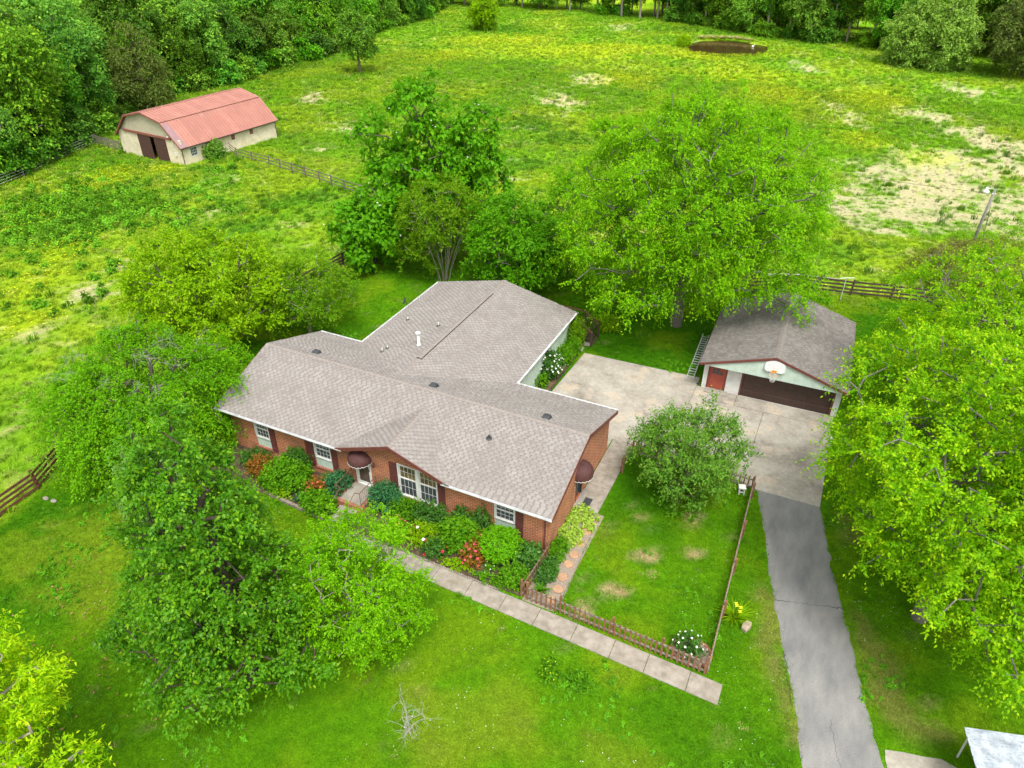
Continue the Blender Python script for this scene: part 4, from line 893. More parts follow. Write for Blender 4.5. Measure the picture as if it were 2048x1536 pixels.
for (x0, z0), (x1, z1) in zip(prof, prof[1:]):
    dn = Vector((z1-z0, 0, x0-x1)).normalized(); n_ = 17; wd = (BL_+.65)/n_
    for i in range(n_):
        y0, y1 = -.35+wd*i+.004, -.35+wd*(i+1)-.004; q = [Vector(p_)+dn*(.004+.006*(i % 2)) for p_ in ((x0, y0, z0), (x0, y1, z0), (x1, y1, z1), (x1, y0, z1))]
        mb = MB(); mb.hexa([p_-dn*.003 for p_ in q]+q); mb.build('roof_sheet', SH[rs.choice((0, 0, 0, 1, 1, 2))], rf)
for (x0, z0), (x1, z1) in zip(prof, prof[1:]):
    dn = Vector((z1-z0, 0, x0-x1)).normalized(); k = 0; y = -.32
    mb = MB()
    while y < BL_+.28:
        mb.bar(Vector((x0, y, z0))+dn*.02, Vector((x1, y, z1))+dn*.02, .06, .04, (0, 1, 0)); y += .45
    o = mb.build('roof_ribs', M['barn_roof'], rf); o['kind'] = 'stuff'
(x0, z0), (x1, z1) = prof[0], prof[1]; dn = Vector((z1-z0, 0, x0-x1)).normalized()
MB().slab([Vector((x0, -.36, z0))+dn*.046, Vector((x0, .75, z0))+dn*.046, Vector((x0+(x1-x0)*.92, .45, z0+(z1-z0)*.92))+dn*.046, Vector((x0+(x1-x0)*.92, -.36, z0+(z1-z0)*.92))+dn*.046], .012).build('patched_roof_sheet', M['barn_roof2'], rf)
mb = MB()
for (x0, z0), (x1, z1) in zip(prof, prof[1:]): mb.bar((x0, -.37, z0-.06), (x1, -.37, z1-.06), .16, .035, (0, 1, 0))
mb.build('rake_trim', M['barn_trim'], rf)
for (x, z) in prof[1:4]: MB().bar((x, -.36, z+.015), (x, BL_+.3, z+.015), .26, .03).build('flashing', M['barn_roof'], rf)
MB().box(.32, .43, -.36, BL_+.3, BE-.17, BE-.06).build('gutter', M['rail_dark'], rf)
MB().tube([(.1, -.05, 2.1), (.08, -.06, .0)], .045, 6).build('downspout', M['rail_dark'], barn)
mt = MB().box(-1.28, -1.0, -.14, -.001, 1.05, 1.5).build('electric_meter', M['white'], barn); MB().tube([(-1.14, -.06, 1.5), (-1.14, -.06, 2.9), (-1.0, -.3, 3.3)], .03, 6).build('conduit', M['metal'], mt)
MB().lathe([(.1, 0), (.1, .06), (0, .08)], 8, (-1.3, -.55, 3.35)).build('yard_light', M['white'], barn)

# ------------------------------------------------------------------ utility pole, pond, carport
up = empty('utility_pole', (37.17, 47.61, hz(37.17, 47.61))); tag(up, 'grey wooden utility pole with white area lamp and wires', 'utility pole')
MB().tube([(0, 0, -.3), (.05, 0, 3), (.15, 0, 5.5)], [.13, .115, .10], 10).build('pole', M['pole'], up, smooth=True)
la = MB().tube([(.15, 0, 5.45), (-.15, -.15, 5.6), (-.5, -.4, 5.55)], .025, 6).build('lamp_arm', M['metal'], up)
MB().lathe([(.06, .32), (.09, .22), (.1, .1), (.26, .0), (.26, -.12), (.15, -.2), (.0, -.22)], 14, (-.5, -.4, 5.4)).build('lamp_head', M['white'], la, smooth=True)
for k in range(3): MB().lathe([(.04, 0), (.06, .05), (.04, .1), (0, .11)], 8, (.15+.12*math.cos(2*k), .12*math.sin(2*k), 5.1)).build('insulator', M['white'], up)
def wire(p, q, sag, name, label, parent=None):
    p = Vector(p); q = Vector(q); P = [p.lerp(q, t_/16)-Vector((0, 0, sag*4*(t_/16)*(1-t_/16))) for t_ in range(17)]
    return MB().tube(P, .012, 4, False).build(name, M['black'], parent)
wire((.1, 0, 5.1), (-60, 6, 7.5), 1.2, 'wire', '', up); wire((.2, 0, 5.1), (30, -16, 5.5), .9, 'wire', '', up); wire((.15, .05, 5.0), (.8, .5, .4), .02, 'wire', '', up)
m, t, p = new_mat('pond_water'); p.inputs['Base Color'].default_value = (.045, .022, .01, 1); p.inputs['Roughness'].default_value = .12
bump(t, p, noise(t, 1.5, 3, .5, wpos(t)), .08, .05); M['water'] = m
poly = [(pond_c[0]+9.2*math.cos(a)*(1+.06*math.sin(3*a)), pond_c[1]+10.6*math.sin(a)*(1+.05*math.cos(2*a))) for a in [2*PI*k/40 for k in range(40)]]
tag(MB().sheet(poly, hz(*pond_c)-.3).build('pond', m), kind='structure')
cp = empty('carport', (34.65, -2.12, 0)); tag(cp, 'ribbed white metal carport roof on thin posts in lower right corner', 'carport')
c0, c1, c2 = Vector((34.27, -2.42, 1.9)), Vector((38.3, -1.3, 1.98)), Vector((35.4, -7.6, 1.85)); org = Vector((34.65, -2.12, 0))
u_ = (c1-c0); v_ = (c2-c0); c3 = c1+v_
m_ = simple('white_metal_sheet', (.46, .50, .55), (.22, .25, .29), 3.5, .5, dirt=((.22, .25, .29), 7, .55))
rfp = MB(); rfp.slab([c0-org, c2-org, c3-org, c1-org], .03); rfp = rfp.build('roof', m_, cp)
for k in range(17):
    a = c0+v_*(k/16.5); MB().bar(a-org+Vector((0, 0, .015)), a+u_-org+Vector((0, 0, .015)), .06, .04).build('rib', m_, rfp)
for p0, p1 in (((0, 0, 0), (-.24, -.5, 1.86)), ((.9, -4.6, 0), (.7, -5.0, 1.8)), ((3.4, .7, 0), (3.3, .5, 1.9))): MB().tube([p0, p1], .035, 8).build('post', M['metal'], cp)
#PART4
# ------------------------------------------------------------------ plants: generators
RA = (math.cos(YAW), -math.sin(YAW)); FA = (math.sin(YAW), math.cos(YAW))
def ab(a, b): return (RA[0]*a+FA[0]*b, RA[1]*a+FA[1]*b)
def unit(v): return v/np.maximum(np.linalg.norm(v, axis=-1, keepdims=True), 1e-9)
def scatter(lobes, n, rng, shell=.35, mind=.5, gap=0.):
    """cluster centres inside ellipsoids (x,y,z,rx,ry,rz), pushed outwards, thinned"""
    lobes = np.array(lobes, float); vol = lobes[:, 3]*lobes[:, 4]*lobes[:, 5]; vol = vol**.75; P = []; Nn = []
    tries = n*6; li = rng.choice(len(lobes), tries, p=vol/vol.sum()); d_ = unit(rng.normal(size=(tries, 3))); r_ = (shell+(1-shell)*rng.rand(tries))**.5
    c = lobes[li, :3]; q = c+d_*lobes[li, 3:]*r_[:, None]
    # bumpy outline
    ph = rng.rand(6)*6.28
    bumpv = 1+.10*np.sin(d_[:, 0]*7+ph[0])*np.sin(d_[:, 1]*6+ph[1])+.09*np.sin(d_[:, 2]*8+ph[2]+d_[:, 0]*5)
    q = c+(q-c)*bumpv[:, None]; out = unit(d_/lobes[li, 3:])
    keepm = np.ones(tries, bool)
    if gap:
        s = 2.2/np.mean(lobes[:, 3:]); g = np.sin(q[:, 0]*s*2.1+ph[3])*np.sin(q[:, 1]*s*2.3+ph[4])*np.sin(q[:, 2]*s*2.7+ph[5]); keepm = g < (1-gap)
    # grid thinning
    acc = []; cells = {}; m2 = mind*mind
    for i in np.nonzero(keepm)[0]:
        p_ = q[i]; k = (int(p_[0]//mind), int(p_[1]//mind), int(p_[2]//mind)); ok = True
        for dx in (-1, 0, 1):
            for dy in (-1, 0, 1):
                for dz in (-1, 0, 1):
                    for j in cells.get((k[0]+dx, k[1]+dy, k[2]+dz), ()):
                        e = p_-q[j]
                        if e[0]*e[0]+e[1]*e[1]+e[2]*e[2] < m2: ok = False; break
                    if not ok: break
                if not ok: break
            if not ok: break
        if ok: acc.append(i); cells.setdefault(k, []).append(i)
        if len(acc) >= n: break
    return q[acc], out[acc]
def clumped(lobes, n, rng, shell, mind, gap, per=6, layer=.8, crk=1.45, big=2.15, shoots=.3):
    C, Ob = scatter(lobes, max(6, int(n/per*1.15)), rng, shell, mind*big, gap*.5)
    cr = mind*crk; cs = []; os_ = []; tn = []; up_ = np.array([0, 0, 1.])
    for c, o in zip(C, Ob):
        nrm = unit(o*.7+up_*layer); t1 = unit(np.cross(nrm, [.3, .9, .1])); t2 = np.cross(nrm, t1); k = max(3, rng.poisson(per)); g = rng.normal(size=(k, 3)); g = g/np.maximum(1, np.linalg.norm(g, axis=1, keepdims=True)/1.5); sz = rng.uniform(.7, 1.2)
        q = c+(t1*g[:, :1]+t2*g[:, 1:2])*cr*.8*sz+nrm*g[:, 2:]*cr*.25+o*rng.uniform(-.3, .3)*cr
        if rng.rand() < shoots and o[2] > -.2: q = np.vstack([q, c+unit(o*.8+up_*.9)*cr*rng.uniform(.9, 1.5)])
        cs.append(q); os_.append(unit(o+(q-c)/cr*.55)); tn.append(np.full(len(q), rng.rand()))
    return np.vstack(cs), np.vstack(os_), np.concatenate(tn), C
def leaves(Cn, O, rng, T=6, Lf=8, tl=.7, ll=.2, lw=.12, droop=.3, upb=.35, outw=.7, rnd=.8, hang=.25, tipz=.75, tone=None):
    n = len(Cn); up_ = np.array([0, 0, 1.])
    d_ = unit(O[:, None, :]*outw+rng.normal(size=(n, T, 3))*rnd+up_*upb)            # twigs
    t_ = np.linspace(.15, 1, Lf)[None, None, :]+rng.uniform(-.08, .08, (n, T, Lf))
    tlen = tl*rng.uniform(.6, 1.25, (n, T, 1))
    p_ = Cn[:, None, None, :]+d_[:, :, None, :]*(t_*tlen)[..., None]
    p_[..., 2] -= droop*tlen*t_**2
    p_ = p_+rng.normal(size=p_.shape)*ll*.25
    ld = unit(d_[:, :, None, :]*.7+rng.normal(size=(n, T, Lf, 3))*.75-up_*hang)
    nr = unit(up_*1.0+O[:, None, None, :]*.5+rng.normal(size=(n, T, Lf, 3))*.55)
    sd_ = unit(np.cross(ld, nr)); nr = unit(np.cross(sd_, ld))
    s = rng.uniform(.65, 1.25, (n, T, Lf, 1)); l_ = ll*s; w_ = lw*s
    b = p_; m1 = p_+ld*l_*.42+sd_*w_*.5+nr*l_*.06; tp = p_+ld*l_-up_*l_*.15; m2 = p_+ld*l_*.42-sd_*w_*.5+nr*l_*.06
    V = np.stack([b, m1, tp, m2], 3).reshape(-1, 3); k = n*T*Lf; F_ = np.arange(k*4).reshape(k, 4)
    rc = rng.rand(n, 1, 1)*.55+rng.rand(n, T, Lf)*.45 if tone is None else tone[:, None, None]*.4+rng.rand(n, 1, 1)*.25+rng.rand(n, T, Lf)*.35; yg = np.clip((t_-tipz)/(1-tipz), 0, 1)*rng.rand(n, T, 1)*np.ones_like(rc)
    tint = np.stack([rc, yg, rc*0, rc*0+1], -1).reshape(-1, 1, 4).repeat(4, 1).reshape(-1, 4)
    return V, F_, tint
def skeleton(stems, Cn, rng, seg=.9, sub=1):
    pos = []; par = []
    for st in stems:
        prev = -1
        for p_ in st: pos.append(np.array(p_, float)); par.append(prev); prev = len(pos)-1
    nstem = len(pos); c0 = np.mean([s[-1] for s in stems], 0)
    order = np.argsort(np.linalg.norm((Cn-c0)*[1, 1, .7], axis=1)); A = np.array(pos); plen = np.zeros(len(A))
    for i in order[::sub]:
        c = Cn[i]; dd = np.linalg.norm(A-c, axis=1); cost = dd+.22*plen+np.maximum(0, A[:, 2]-c[2]+.1)*.9
        j = int(np.argmin(cost)); k = max(1, int(dd[j]/seg)); prev = j; newp = []
        for q in range(1, k+1):
            t_ = q/k; p_ = A[j]*(1-t_)+c*t_; p_ = p_+rng.normal(size=3)*.07*seg*(1 if q < k else 0)
            p_[2] += .12*dd[j]*t_*(1-t_); pos.append(p_); par.append(prev); prev = len(pos)-1; newp.append(p_)
        A = np.vstack([A, newp]); plen = np.concatenate([plen, plen[j]+dd[j]*np.arange(1, k+1)/k])
    return A, np.array(par), nstem
def wood_mesh(A, par, r_base, rmin=.012, pw=2.1):
    n = len(A); acc = np.zeros(n); hasc = np.zeros(n, bool)
    for i in range(n):
        if par[i] >= 0: hasc[par[i]] = True
    for i in range(n-1, -1, -1):
        if not hasc[i]: acc[i] += 1
        if par[i] >= 0: acc[par[i]] += acc[i]
    r_ = r_base*(acc/acc.max())**(1/pw); r_ = np.maximum(r_, rmin*.7); V = []; F_ = []
    for i in range(n):
        j = par[i]
        if j < 0 or max(r_[i], r_[j]*.6) < rmin: continue
        ra = min(r_[j], r_[i]*1.6); rb = r_[i]; d_ = A[i]-A[j]; L = np.linalg.norm(d_)
        if L < 1e-4: continue
        d_ /= L; a = np.cross(d_, [0, 0, 1.] if abs(d_[2]) < .9 else [1., 0, 0]); a /= np.linalg.norm(a); b = np.cross(d_, a); k = 7 if rb > .06 else 4; o = len(V)
        for c, rr in ((A[j]-d_*ra*.3, ra), (A[i], rb)):
            for q in range(k): t_ = 2*PI*q/k; V.append(c+(a*math.cos(t_)+b*math.sin(t_))*rr)
        for q in range(k): F_.append((o+q, o+(q+1) % k, o+k+(q+1) % k, o+k+q))
    return np.array(V), np.array(F_)
LOB = lambda L: [(*ab(a, b), z, rx, ry, rz) for a, b, z, rx, ry, rz in L]
TREES = {}
def tree_data(key, lobes, n, leafm, barkm, h_trunk, r_base, seed, stems=None, mind=.55, shell=.5, gap=.25, sub=1, rmin=.012, seg=.9, world=False, cl=None, **lk):
    rng = np.random.RandomState(seed); lb = lobes if world else LOB(lobes)
    Cn, O, tone, Cb = clumped(lb, n, rng, shell, mind, gap, **(cl or {}))
    V, F_, tint = leaves(Cn, O, rng, tone=tone, **lk)
    lm = np_mesh('crown', V, F_, leafm, {'tint': tint})
    if stems is None:
        k = max(4, int(h_trunk/.6)); wob = rng.normal(size=(k+1, 2))*.05; wob = np.cumsum(wob, 0); wob -= wob[0]
        stems = [[(wob[i, 0]*.6, wob[i, 1]*.6, -.15+(h_trunk+.15)*i/k) for i in range(k+1)]]
    pick = Cn[rng.rand(len(Cn)) < .3/sub]
    A, par, ns = skeleton(stems, np.vstack([Cb[::max(1, sub-1)], pick]), rng, seg, 1); WV, WF = wood_mesh(A, par, r_base, rmin)
    wm = np_mesh('trunk', WV, WF, barkm, smooth=True)
    TREES[key] = (lm, wm, A, par, Cn, O); return lm, wm
def put_tree(key, name, x, y, label, cat='tree', group=None, rz=0, s=1., sz=None, z=None):
    lm, wm = TREES[key][:2]; e = empty(name, (x, y, hz(x, y) if z is None else z), rz); e.scale = (s, s, sz or s)
    link('trunk', wm, e); link('crown', lm, e); tag(e, label, cat, group); return e

# leaf materials: (dark, light, young)
LM = {}
LM['maple'] = leaf_mat('leaf_maple', (.100, .300, .003), (.235, .51, .004), (.52, .68, .006), .7, .42)
LM['bigmaple'] = leaf_mat('leaf_bigmaple', (.088, .285, .003), (.215, .49, .004), (.38, .60, .006), .55, .42)
LM['catalpa'] = leaf_mat('leaf_catalpa', (.060, .235, .004), (.125, .37, .006), (.21, .44, .012), .4, .42, .5)
LM['crepe'] = leaf_mat('leaf_crepe', (.080, .225, .004), (.160, .33, .006), (.28, .34, .010), .5, .42)
LM['round'] = leaf_mat('leaf_round', (.060, .235, .003), (.120, .35, .005), (.20, .42, .008), .4, .42)
LM['lime'] = leaf_mat('leaf_lime', (.145, .325, .003), (.27, .47, .004), (.42, .57, .006), .5, .45)
LM['weep'] = leaf_mat('leaf_weep', (.070, .24, .003), (.17, .42, .004), (.28, .50, .006), .5, .4)
LM['pear'] = leaf_mat('leaf_pear', (.038, .16, .004), (.115, .32, .006), (.29, .47, .010), .65, .36, .45, spec=.18)
LM['lacy'] = leaf_mat('leaf_lacy', (.105, .32, .003), (.215, .49, .004), (.34, .58, .006), .6, .44)
LM['apple'] = leaf_mat('leaf_apple', (.062, .19, .016), (.15, .33, .03), (.28, .37, .045), .6, .34)
LM['wood'] = leaf_mat('leaf_wood', (.028, .13, .005), (.115, .34, .007), (.28, .50, .010), .65, .34, objvar=1.0)
LM['silver'] = leaf_mat('leaf_silver', (.17, .33, .04), (.29, .47, .07), (.38, .54, .09), .6, .42)
LM['brown'] = leaf_mat('leaf_brown', (.12, .13, .022), (.17, .20, .03), (.22, .19, .045), .6, .35)
LM['cedar'] = leaf_mat('leaf_cedar', (.07, .115, .018), (.13, .19, .028), (.18, .20, .04), .5, .3)
LM['dkshrub'] = leaf_mat('leaf_dark_shrub', (.024, .10, .010), (.07, .205, .016), (.11, .25, .02), .5, .3, .45, spec=.25)
LM['shrub'] = leaf_mat('leaf_shrub', (.050, .19, .005), (.135, .35, .007), (.23, .44, .010), .6, .42)
LM['topiary'] = leaf_mat('leaf_topiary', (.095, .31, .004), (.16, .44, .006), (.24, .54, .008), .6, .42)
LM['nandina'] = leaf_mat('leaf_nandina', (.12, .13, .012), (.33, .12, .02), (.48, .12, .03), .7, .36)
LM['blue'] = leaf_mat('leaf_bluegreen', (.026, .125, .045), (.06, .21, .075), (.12, .29, .08), .5, .33)
LM['hosta'] = leaf_mat('leaf_pale_cover', (.24, .42, .03), (.42, .58, .09), (.56, .66, .16), .6, .4)
LM['pale'] = leaf_mat('leaf_pale', (.09, .24, .045), (.18, .35, .075), (.25, .4, .08), .5, .33)

# --- individual garden trees
maple_l = dict(T=9, Lf=13, tl=.72, ll=.122, lw=.07, droop=.35, upb=.45, outw=.8, hang=.3, tipz=.45)
tree_data('mapleA', [(0.6, 0, 8.0, 4.6, 5.2, 3.8), (-2.0, -1.4, 5.6, 2.0, 2.3, 1.7), (-1.8, 2.0, 6.8, 2.6, 2.8, 2.3), (-.2, -3.8, 5.6, 2.6, 2.4, 1.7), (2.5, 1, 8.6, 3.2, 3.2, 3.0), (0, 3.5, 7.6, 3.2, 3.0, 3.0), (2.6, -3.2, 5.6, 2.8, 2.4, 1.8)], 1350, LM['maple'], M['bark_maple'], 5.5, .34, 21, mind=.52, gap=.3, **maple_l)
put_tree('mapleA', 'maple_tree', 33.43, 3.65, 'large yellow-green maple beside the asphalt driveway, trunk visible')
tree_data('mapleB', [(0, 0, 7.2, 4.7, 5.0, 4.0), (-3.0, -1.8, 6.2, 2.2, 2.2, 2.0), (-1.8, 3.0, 7.2, 2.6, 2.5, 2.4), (2.6, .5, 8.2, 3.2, 3.2, 3.0)], 900, LM['maple'], M['bark_maple'], 5.5, .3, 22, mind=.55, gap=.3, **maple_l)
put_tree('mapleB', 'maple_tree', 36.0, 15.2, 'yellow-green maple overhanging right side of the garage')
put_tree('mapleB', 'maple_tree', 41.5, 22.5, 'yellow-green maple at right edge below the utility pole', rz=2.1, s=1.0)
put_tree('mapleB', 'maple_tree', 41.0, 8.5, 'yellow-green maple at right edge behind the driveway maple', rz=4.0, s=1.05)
tree_data('corner', [(0, 0, 6.2, 3.6, 3.6, 2.8), (2.3, .2, 6.2, 2.0, 1.8, 1.4), (3.2, -.9, 5.6, 1.7, 1.5, 1.0), (1.2, .8, 7.4, 1.7, 1.6, 1.2)], 520, leaf_mat('leaf_corner', (.20, .44, .004), (.36, .62, .006), (.70, .80, .010), .75, .48), M['bark_pale'], 4.5, .25, 23, mind=.42, gap=.3, T=8, Lf=11, tl=.5, ll=.15, lw=.05, droop=.25, upb=.5, outw=.8, hang=.25, tipz=.45)
put_tree('corner', 'maple_tree', 7.5, -18.15, 'bright yellow maple with narrow starry leaves in lower left corner')
tree_data('bigmaple', [(0, 0, 9.0, 7.2, 6.4, 5.2), (-4.5, -1, 7.0, 3.4, 3.4, 3.0), (4.8, 0.6, 8.0, 3.4, 3.2, 2.8), (-.5, -3.3, 7.4, 4.6, 3.2, 3.4), (-1, 0, 12.2, 3.8, 3.8, 2.6), (4.0, -5.0, 5.0, 1.8, 1.5, .8), (5.3, -4.6, 4.8, 1.5, 1.4, .7), (3.4, -4.2, 6.3, 1.6, 1.5, 1.0), (-3.5, -3.6, 4.6, 2.6, 2.2, 1.5), (4.4, -3.4, 6.2, 1.8, 1.7, 1.0)], 1850, LM['bigmaple'], M['bark_maple'], 7.5, .42, 31, mind=.58, gap=.25, T=9, Lf=12, tl=.85, ll=.15, lw=.08, droop=.3, upb=.5, outw=.8, hang=.3, tipz=.6)
put_tree('bigmaple', 'maple_tree', 18.27, 23.14, 'very large spreading green maple behind the concrete pad')
tree_data('catalpa', [(-.9, 0, 11.4, 1.9, 1.8, 1.9), (-.2, .5, 8.6, 3.1, 2.8, 2.2), (3.4, .5, 9.6, 1.5, 1.6, 1.5), (3.2, 0, 6.6, 2.0, 2, 1.8), (-4.6, .3, 9.2, 1.5, 1.3, 1.0), (-2.8, 0, 6.6, 2.4, 2.2, 2.0), (-.5, -.5, 5.4, 3.2, 2.6, 2.4), (-4.0, -1, 4.2, 2.2, 2, 1.6), (1.6, -1.0, 4.0, 2.2, 2.2, 1.6)], 640, LM['catalpa'], M['bark'], 8.5, .30, 32, mind=.58, gap=.3, T=5, Lf=6, tl=.75, ll=.36, lw=.26, droop=.3, upb=.3, outw=.7, hang=.6, tipz=.7)
ct = put_tree('catalpa', 'catalpa_tree', -2.33, 26.66, 'tall open tree with large leaves and white blossom behind rear fence')
def blossoms(key, parent, mat, n, size, seed, petals=5, name='blossom', top=-.2):
    rng = np.random.RandomState(seed); _, _, _, _, Cn, O = TREES[key]; mb = MB(); ids = [i for i in rng.permutation(len(Cn)) if O[i, 2] > top][:n]
    for i in ids:
        for _ in range(rng.randint(1, 4)):
            c = Vector(Cn[i]+O[i]*rng.uniform(.35, .8)+rng.normal(size=3)*.2); 
            u_ = Vector(rng.normal(size=3)); nn = (Vector(O[i])+Vector((0, 0, .8))+u_*.3).normalized(); a = nn.orthogonal().normalized(); b = nn.cross(a); vs_ = [c+nn*size*.1]
            for k in range(petals*2): r_ = size*(.5 if k % 2 == 0 else .28); t_ = PI*k/petals; vs_.append(c+(a*math.cos(t_)+b*math.sin(t_))*r_+nn*size*.18)
            mb.add(vs_, [(0, 1+k, 1+(k+1) % (petals*2)) for k in range(petals*2)])
    return mb.build(name, mat, parent)
blossoms('catalpa', ct, M['petal_cream'], 34, .14, 5)
tree_data('fence_tree', [(0, 0, 3.6, 2.5, 2.3, 1.9), (-.6, 0, 2.0, 1.9, 1.8, 1.3)], 210, LM['catalpa'], M['bark_dark'], 2.2, .14, 33, mind=.45, gap=.2, T=5, Lf=6, tl=.6, ll=.34, lw=.25, droop=.3, upb=.2, outw=.7, hang=.6, tipz=.7)
ft = put_tree('fence_tree', 'catalpa_tree', -5.3, 21.9, 'low large-leaved tree hanging over the dark rear fence'); blossoms('fence_tree', ft, M['petal_cream'], 12, .16, 6)
rngc = np.random.RandomState(41); st = []
for k in range(18):
    a = 2*PI*k/18+rngc.rand()*.4; r0 = .5*rngc.rand(); sp = rngc.uniform(.7, 2.0); x0, y0 = r0*math.cos(a), r0*math.sin(a)
    st.append([(x0+sp*math.cos(a)*t_**1.3, y0+sp*math.sin(a)*t_**1.3, -.1+4.9*t_) for t_ in np.linspace(0, 1, 8)])
tree_data('crepe', [(0, 0, 5.9, 2.7, 2.5, 1.5), (-.4, 0, 4.9, 2.7, 2.5, .9), (-2.0, -.4, 2.4, 1.2, 1.1, 1.0), (1.6, .8, 3.6, .9, .9, .8)], 420, LM['crepe'], M['bark_pale'], 4, .042, 34, stems=st, mind=.38, gap=.2, T=6, Lf=9, tl=.5, ll=.15, lw=.09, droop=.1, upb=.6, outw=.7, hang=0, tipz=.6, rmin=.008, sub=2)
put_tree('crepe', 'crepe_myrtle', .6, 22.4, 'vase-shaped multi-stemmed tree with pale bare stems behind the wing')
tree_data('round', [(0, 0, 3.9, 3.3, 3.0, 2.9), (1.6, .4, 3.0, 2.2, 2.2, 1.8), (-1.4, -.3, 4.4, 2.0, 2.0, 1.8)], 640, LM['round'], M['bark'], 2.5, .2, 35, mind=.45, gap=.25, T=6, Lf=9, tl=.65, ll=.2, lw=.13, droop=.2, upb=.4, outw=.7, hang=.2)
put_tree('round', 'dogwood_tree', 6.5, 22.9, 'rounded mid-green tree just behind the wing roof ridge')
tree_data('narrow', [(0, 0, 4.6, 1.3, 1.3, 3.6)], 190, LM['round'], M['bark'], 4, .1, 36, mind=.45, gap=.2, T=5, Lf=8, tl=.6, ll=.2, lw=.12, upb=.6, outw=.6)
put_tree('narrow', 'young_tree', 8.6, 27.5, 'slim upright young tree between rounded tree and large maple')
tree_data('lime', [(-2.4, -.2, 4.3, 2.6, 2.6, 2.5), (.8, 0, 4.9, 3.0, 2.8, 2.5), (3.0, .3, 4.0, 1.9, 2.0, 1.9), (-.5, -1.8, 3.0, 3.2, 1.8, 1.8)], 720, LM['lime'], M['bark'], 3.2, .24, 37, mind=.46, gap=.25, T=7, Lf=10, tl=.7, ll=.185, lw=.115, droop=.2, upb=.45, outw=.75, hang=.2)
put_tree('lime', 'persimmon_tree', -8.0, 8.0, 'broad lime-green tree left of the house by the pasture')
tree_data('thin', [(0, 0, 3.2, 2.9, 2.4, 1.9), (1.8, .5, 3.0, 1.7, 1.6, 1.3), (-1.4, -.3, 2.4, 1.8, 1.6, 1.3)], 470, LM['crepe'], M['bark_pale'], 1.6, .12, 38, mind=.40, gap=.3, T=6, Lf=9, tl=.55, ll=.15, lw=.08, droop=.1, upb=.5, outw=.8, hang=0)
put_tree('thin', 'crepe_myrtle', -3.4, 11.4, 'fine-leaved feathery tree touching left end of main roof')
# weeping tree with bare grey twigs on top
tree_data('weep', [(0, 0, 3.9, 4.2, 4.4, 3.0), (-1.0, -1.2, 2.6, 4.0, 3.6, 2.0), (2.0, 2.2, 3.4, 2.6, 2.6, 2.4), (0, .4, 5.6, 2.6, 2.6, 1.3)], 1050, LM['weep'], M['bark'], 3.4, .3, 39, mind=.44, gap=.3, T=7, Lf=12, tl=1.0, ll=.145, lw=.08, droop=1.0, upb=.25, outw=.9, rnd=.6, hang=.5)
wp = put_tree('weep', 'weeping_tree', -3.3, -1.3, 'drooping tree with bare grey twigs on top, left of house', s=.93)
def bare_branches(parent, spots, seed, mat, L=1.6, name='bare_branch'):
    rng = np.random.RandomState(seed)
    for (p_, dr) in spots:
        mb = MB(); p_ = Vector(p_); dr = Vector(dr).normalized()
        def grow(p0, d0, l_, r_, dep):
            pts = [p0]; d_ = d0.copy()
            for k in range(4): d_ = (d_+Vector(rng.normal(size=3))*.18+Vector((0, 0, -.06))).normalized(); pts.append(pts[-1]+d_*l_/4)
            mb.tube(pts, [r_, r_*.85, r_*.7, r_*.55, r_*.35], 4, False)
            if dep:
                for k in (1, 2, 3, 4):
                    for q in range(1 if dep == 1 else 2):
                        grow(pts[k], (d_*.7+Vector(rng.normal(size=3))*.6).normalized(), l_*.5, r_*.5, dep-1)
        grow(p_, dr, L, .009*L, 2); mb.build(name, mat, parent)
sp_ = []
rngb = np.random.RandomState(9)
for k in range(17):
    a = rngb.uniform(0, 2*PI); r_ = rngb.uniform(.5, 4.0); x, y = r_*math.cos(a), r_*math.sin(a); z = 3.9+2.9*math.sqrt(max(0.05, 1-(r_/4.6)**2))
    sp_.append(((x*.85, y*.85, z-.25), (math.cos(a)*.9, math.sin(a)*.9, .45)))
bare_branches(wp, sp_, 10, M['greytwig'], 1.15)
tree_data('pear', [(-.3, 0, 7.8, 1.6, 1.6, 2.8), (-.3, 0, 5.2, 2.4, 2.3, 2.3), (-.3, -.3, 3.0, 2.8, 2.6, 1.5), (-.4, 0, 10.4, .8, .8, 1.5), (1.2, -.8, 2.9, 1.7, 1.7, 1.2), (-2.4, .2, 3.0, 1.6, 1.5, 1.1)], 1350, LM['pear'], M['bark_dark'], 8.5, .3, 51, mind=.41, gap=.2, cl=dict(crk=1.35, big=2.0), T=7, Lf=11, tl=.5, ll=.125, lw=.078, droop=.25, upb=.35, outw=.75, hang=.35, tipz=.8)
put_tree('pear', 'pear_tree', 10.8, -10.0, 'tall dark green glossy pear tree in left front lawn', s=1.04)
tree_data('lacy', [(0, 0, 4.6, 2.3, 2.2, 1.9), (.3, 0, 3.0, 2.4, 2.2, 1.6), (-1.0, .6, 3.2, 1.8, 1.7, 1.4), (.8, .8, 5.6, 1.2, 1.2, .9)], 620, LM['lacy'], M['bark_pale'], 2.6, .12, 52, mind=.36, gap=.3, T=7, Lf=11, tl=.55, ll=.105, lw=.06, droop=.15, upb=.4, outw=.8, hang=.1)
put_tree('lacy', 'crepe_myrtle', 14.0, -7.3, 'airy light green small tree in front of the porch', s=.93)
tree_data('apple', [(0, 0, 3.0, 2.1, 2.0, 1.6), (-1.3, .2, 2.9, 1.3, 1.2, 1.0), (1.3, .2, 3.0, 1.3, 1.2, 1.0), (0, -.9, 2.0, 1.5, 1.1, .9), (.2, .3, 4.2, 1.1, 1.0, .7)], 640, LM['apple'], M['bark'], 1.8, .13, 53, mind=.31, gap=.25, T=6, Lf=10, tl=.62, ll=.12, lw=.065, droop=.05, upb=.55, outw=.9, hang=.1)
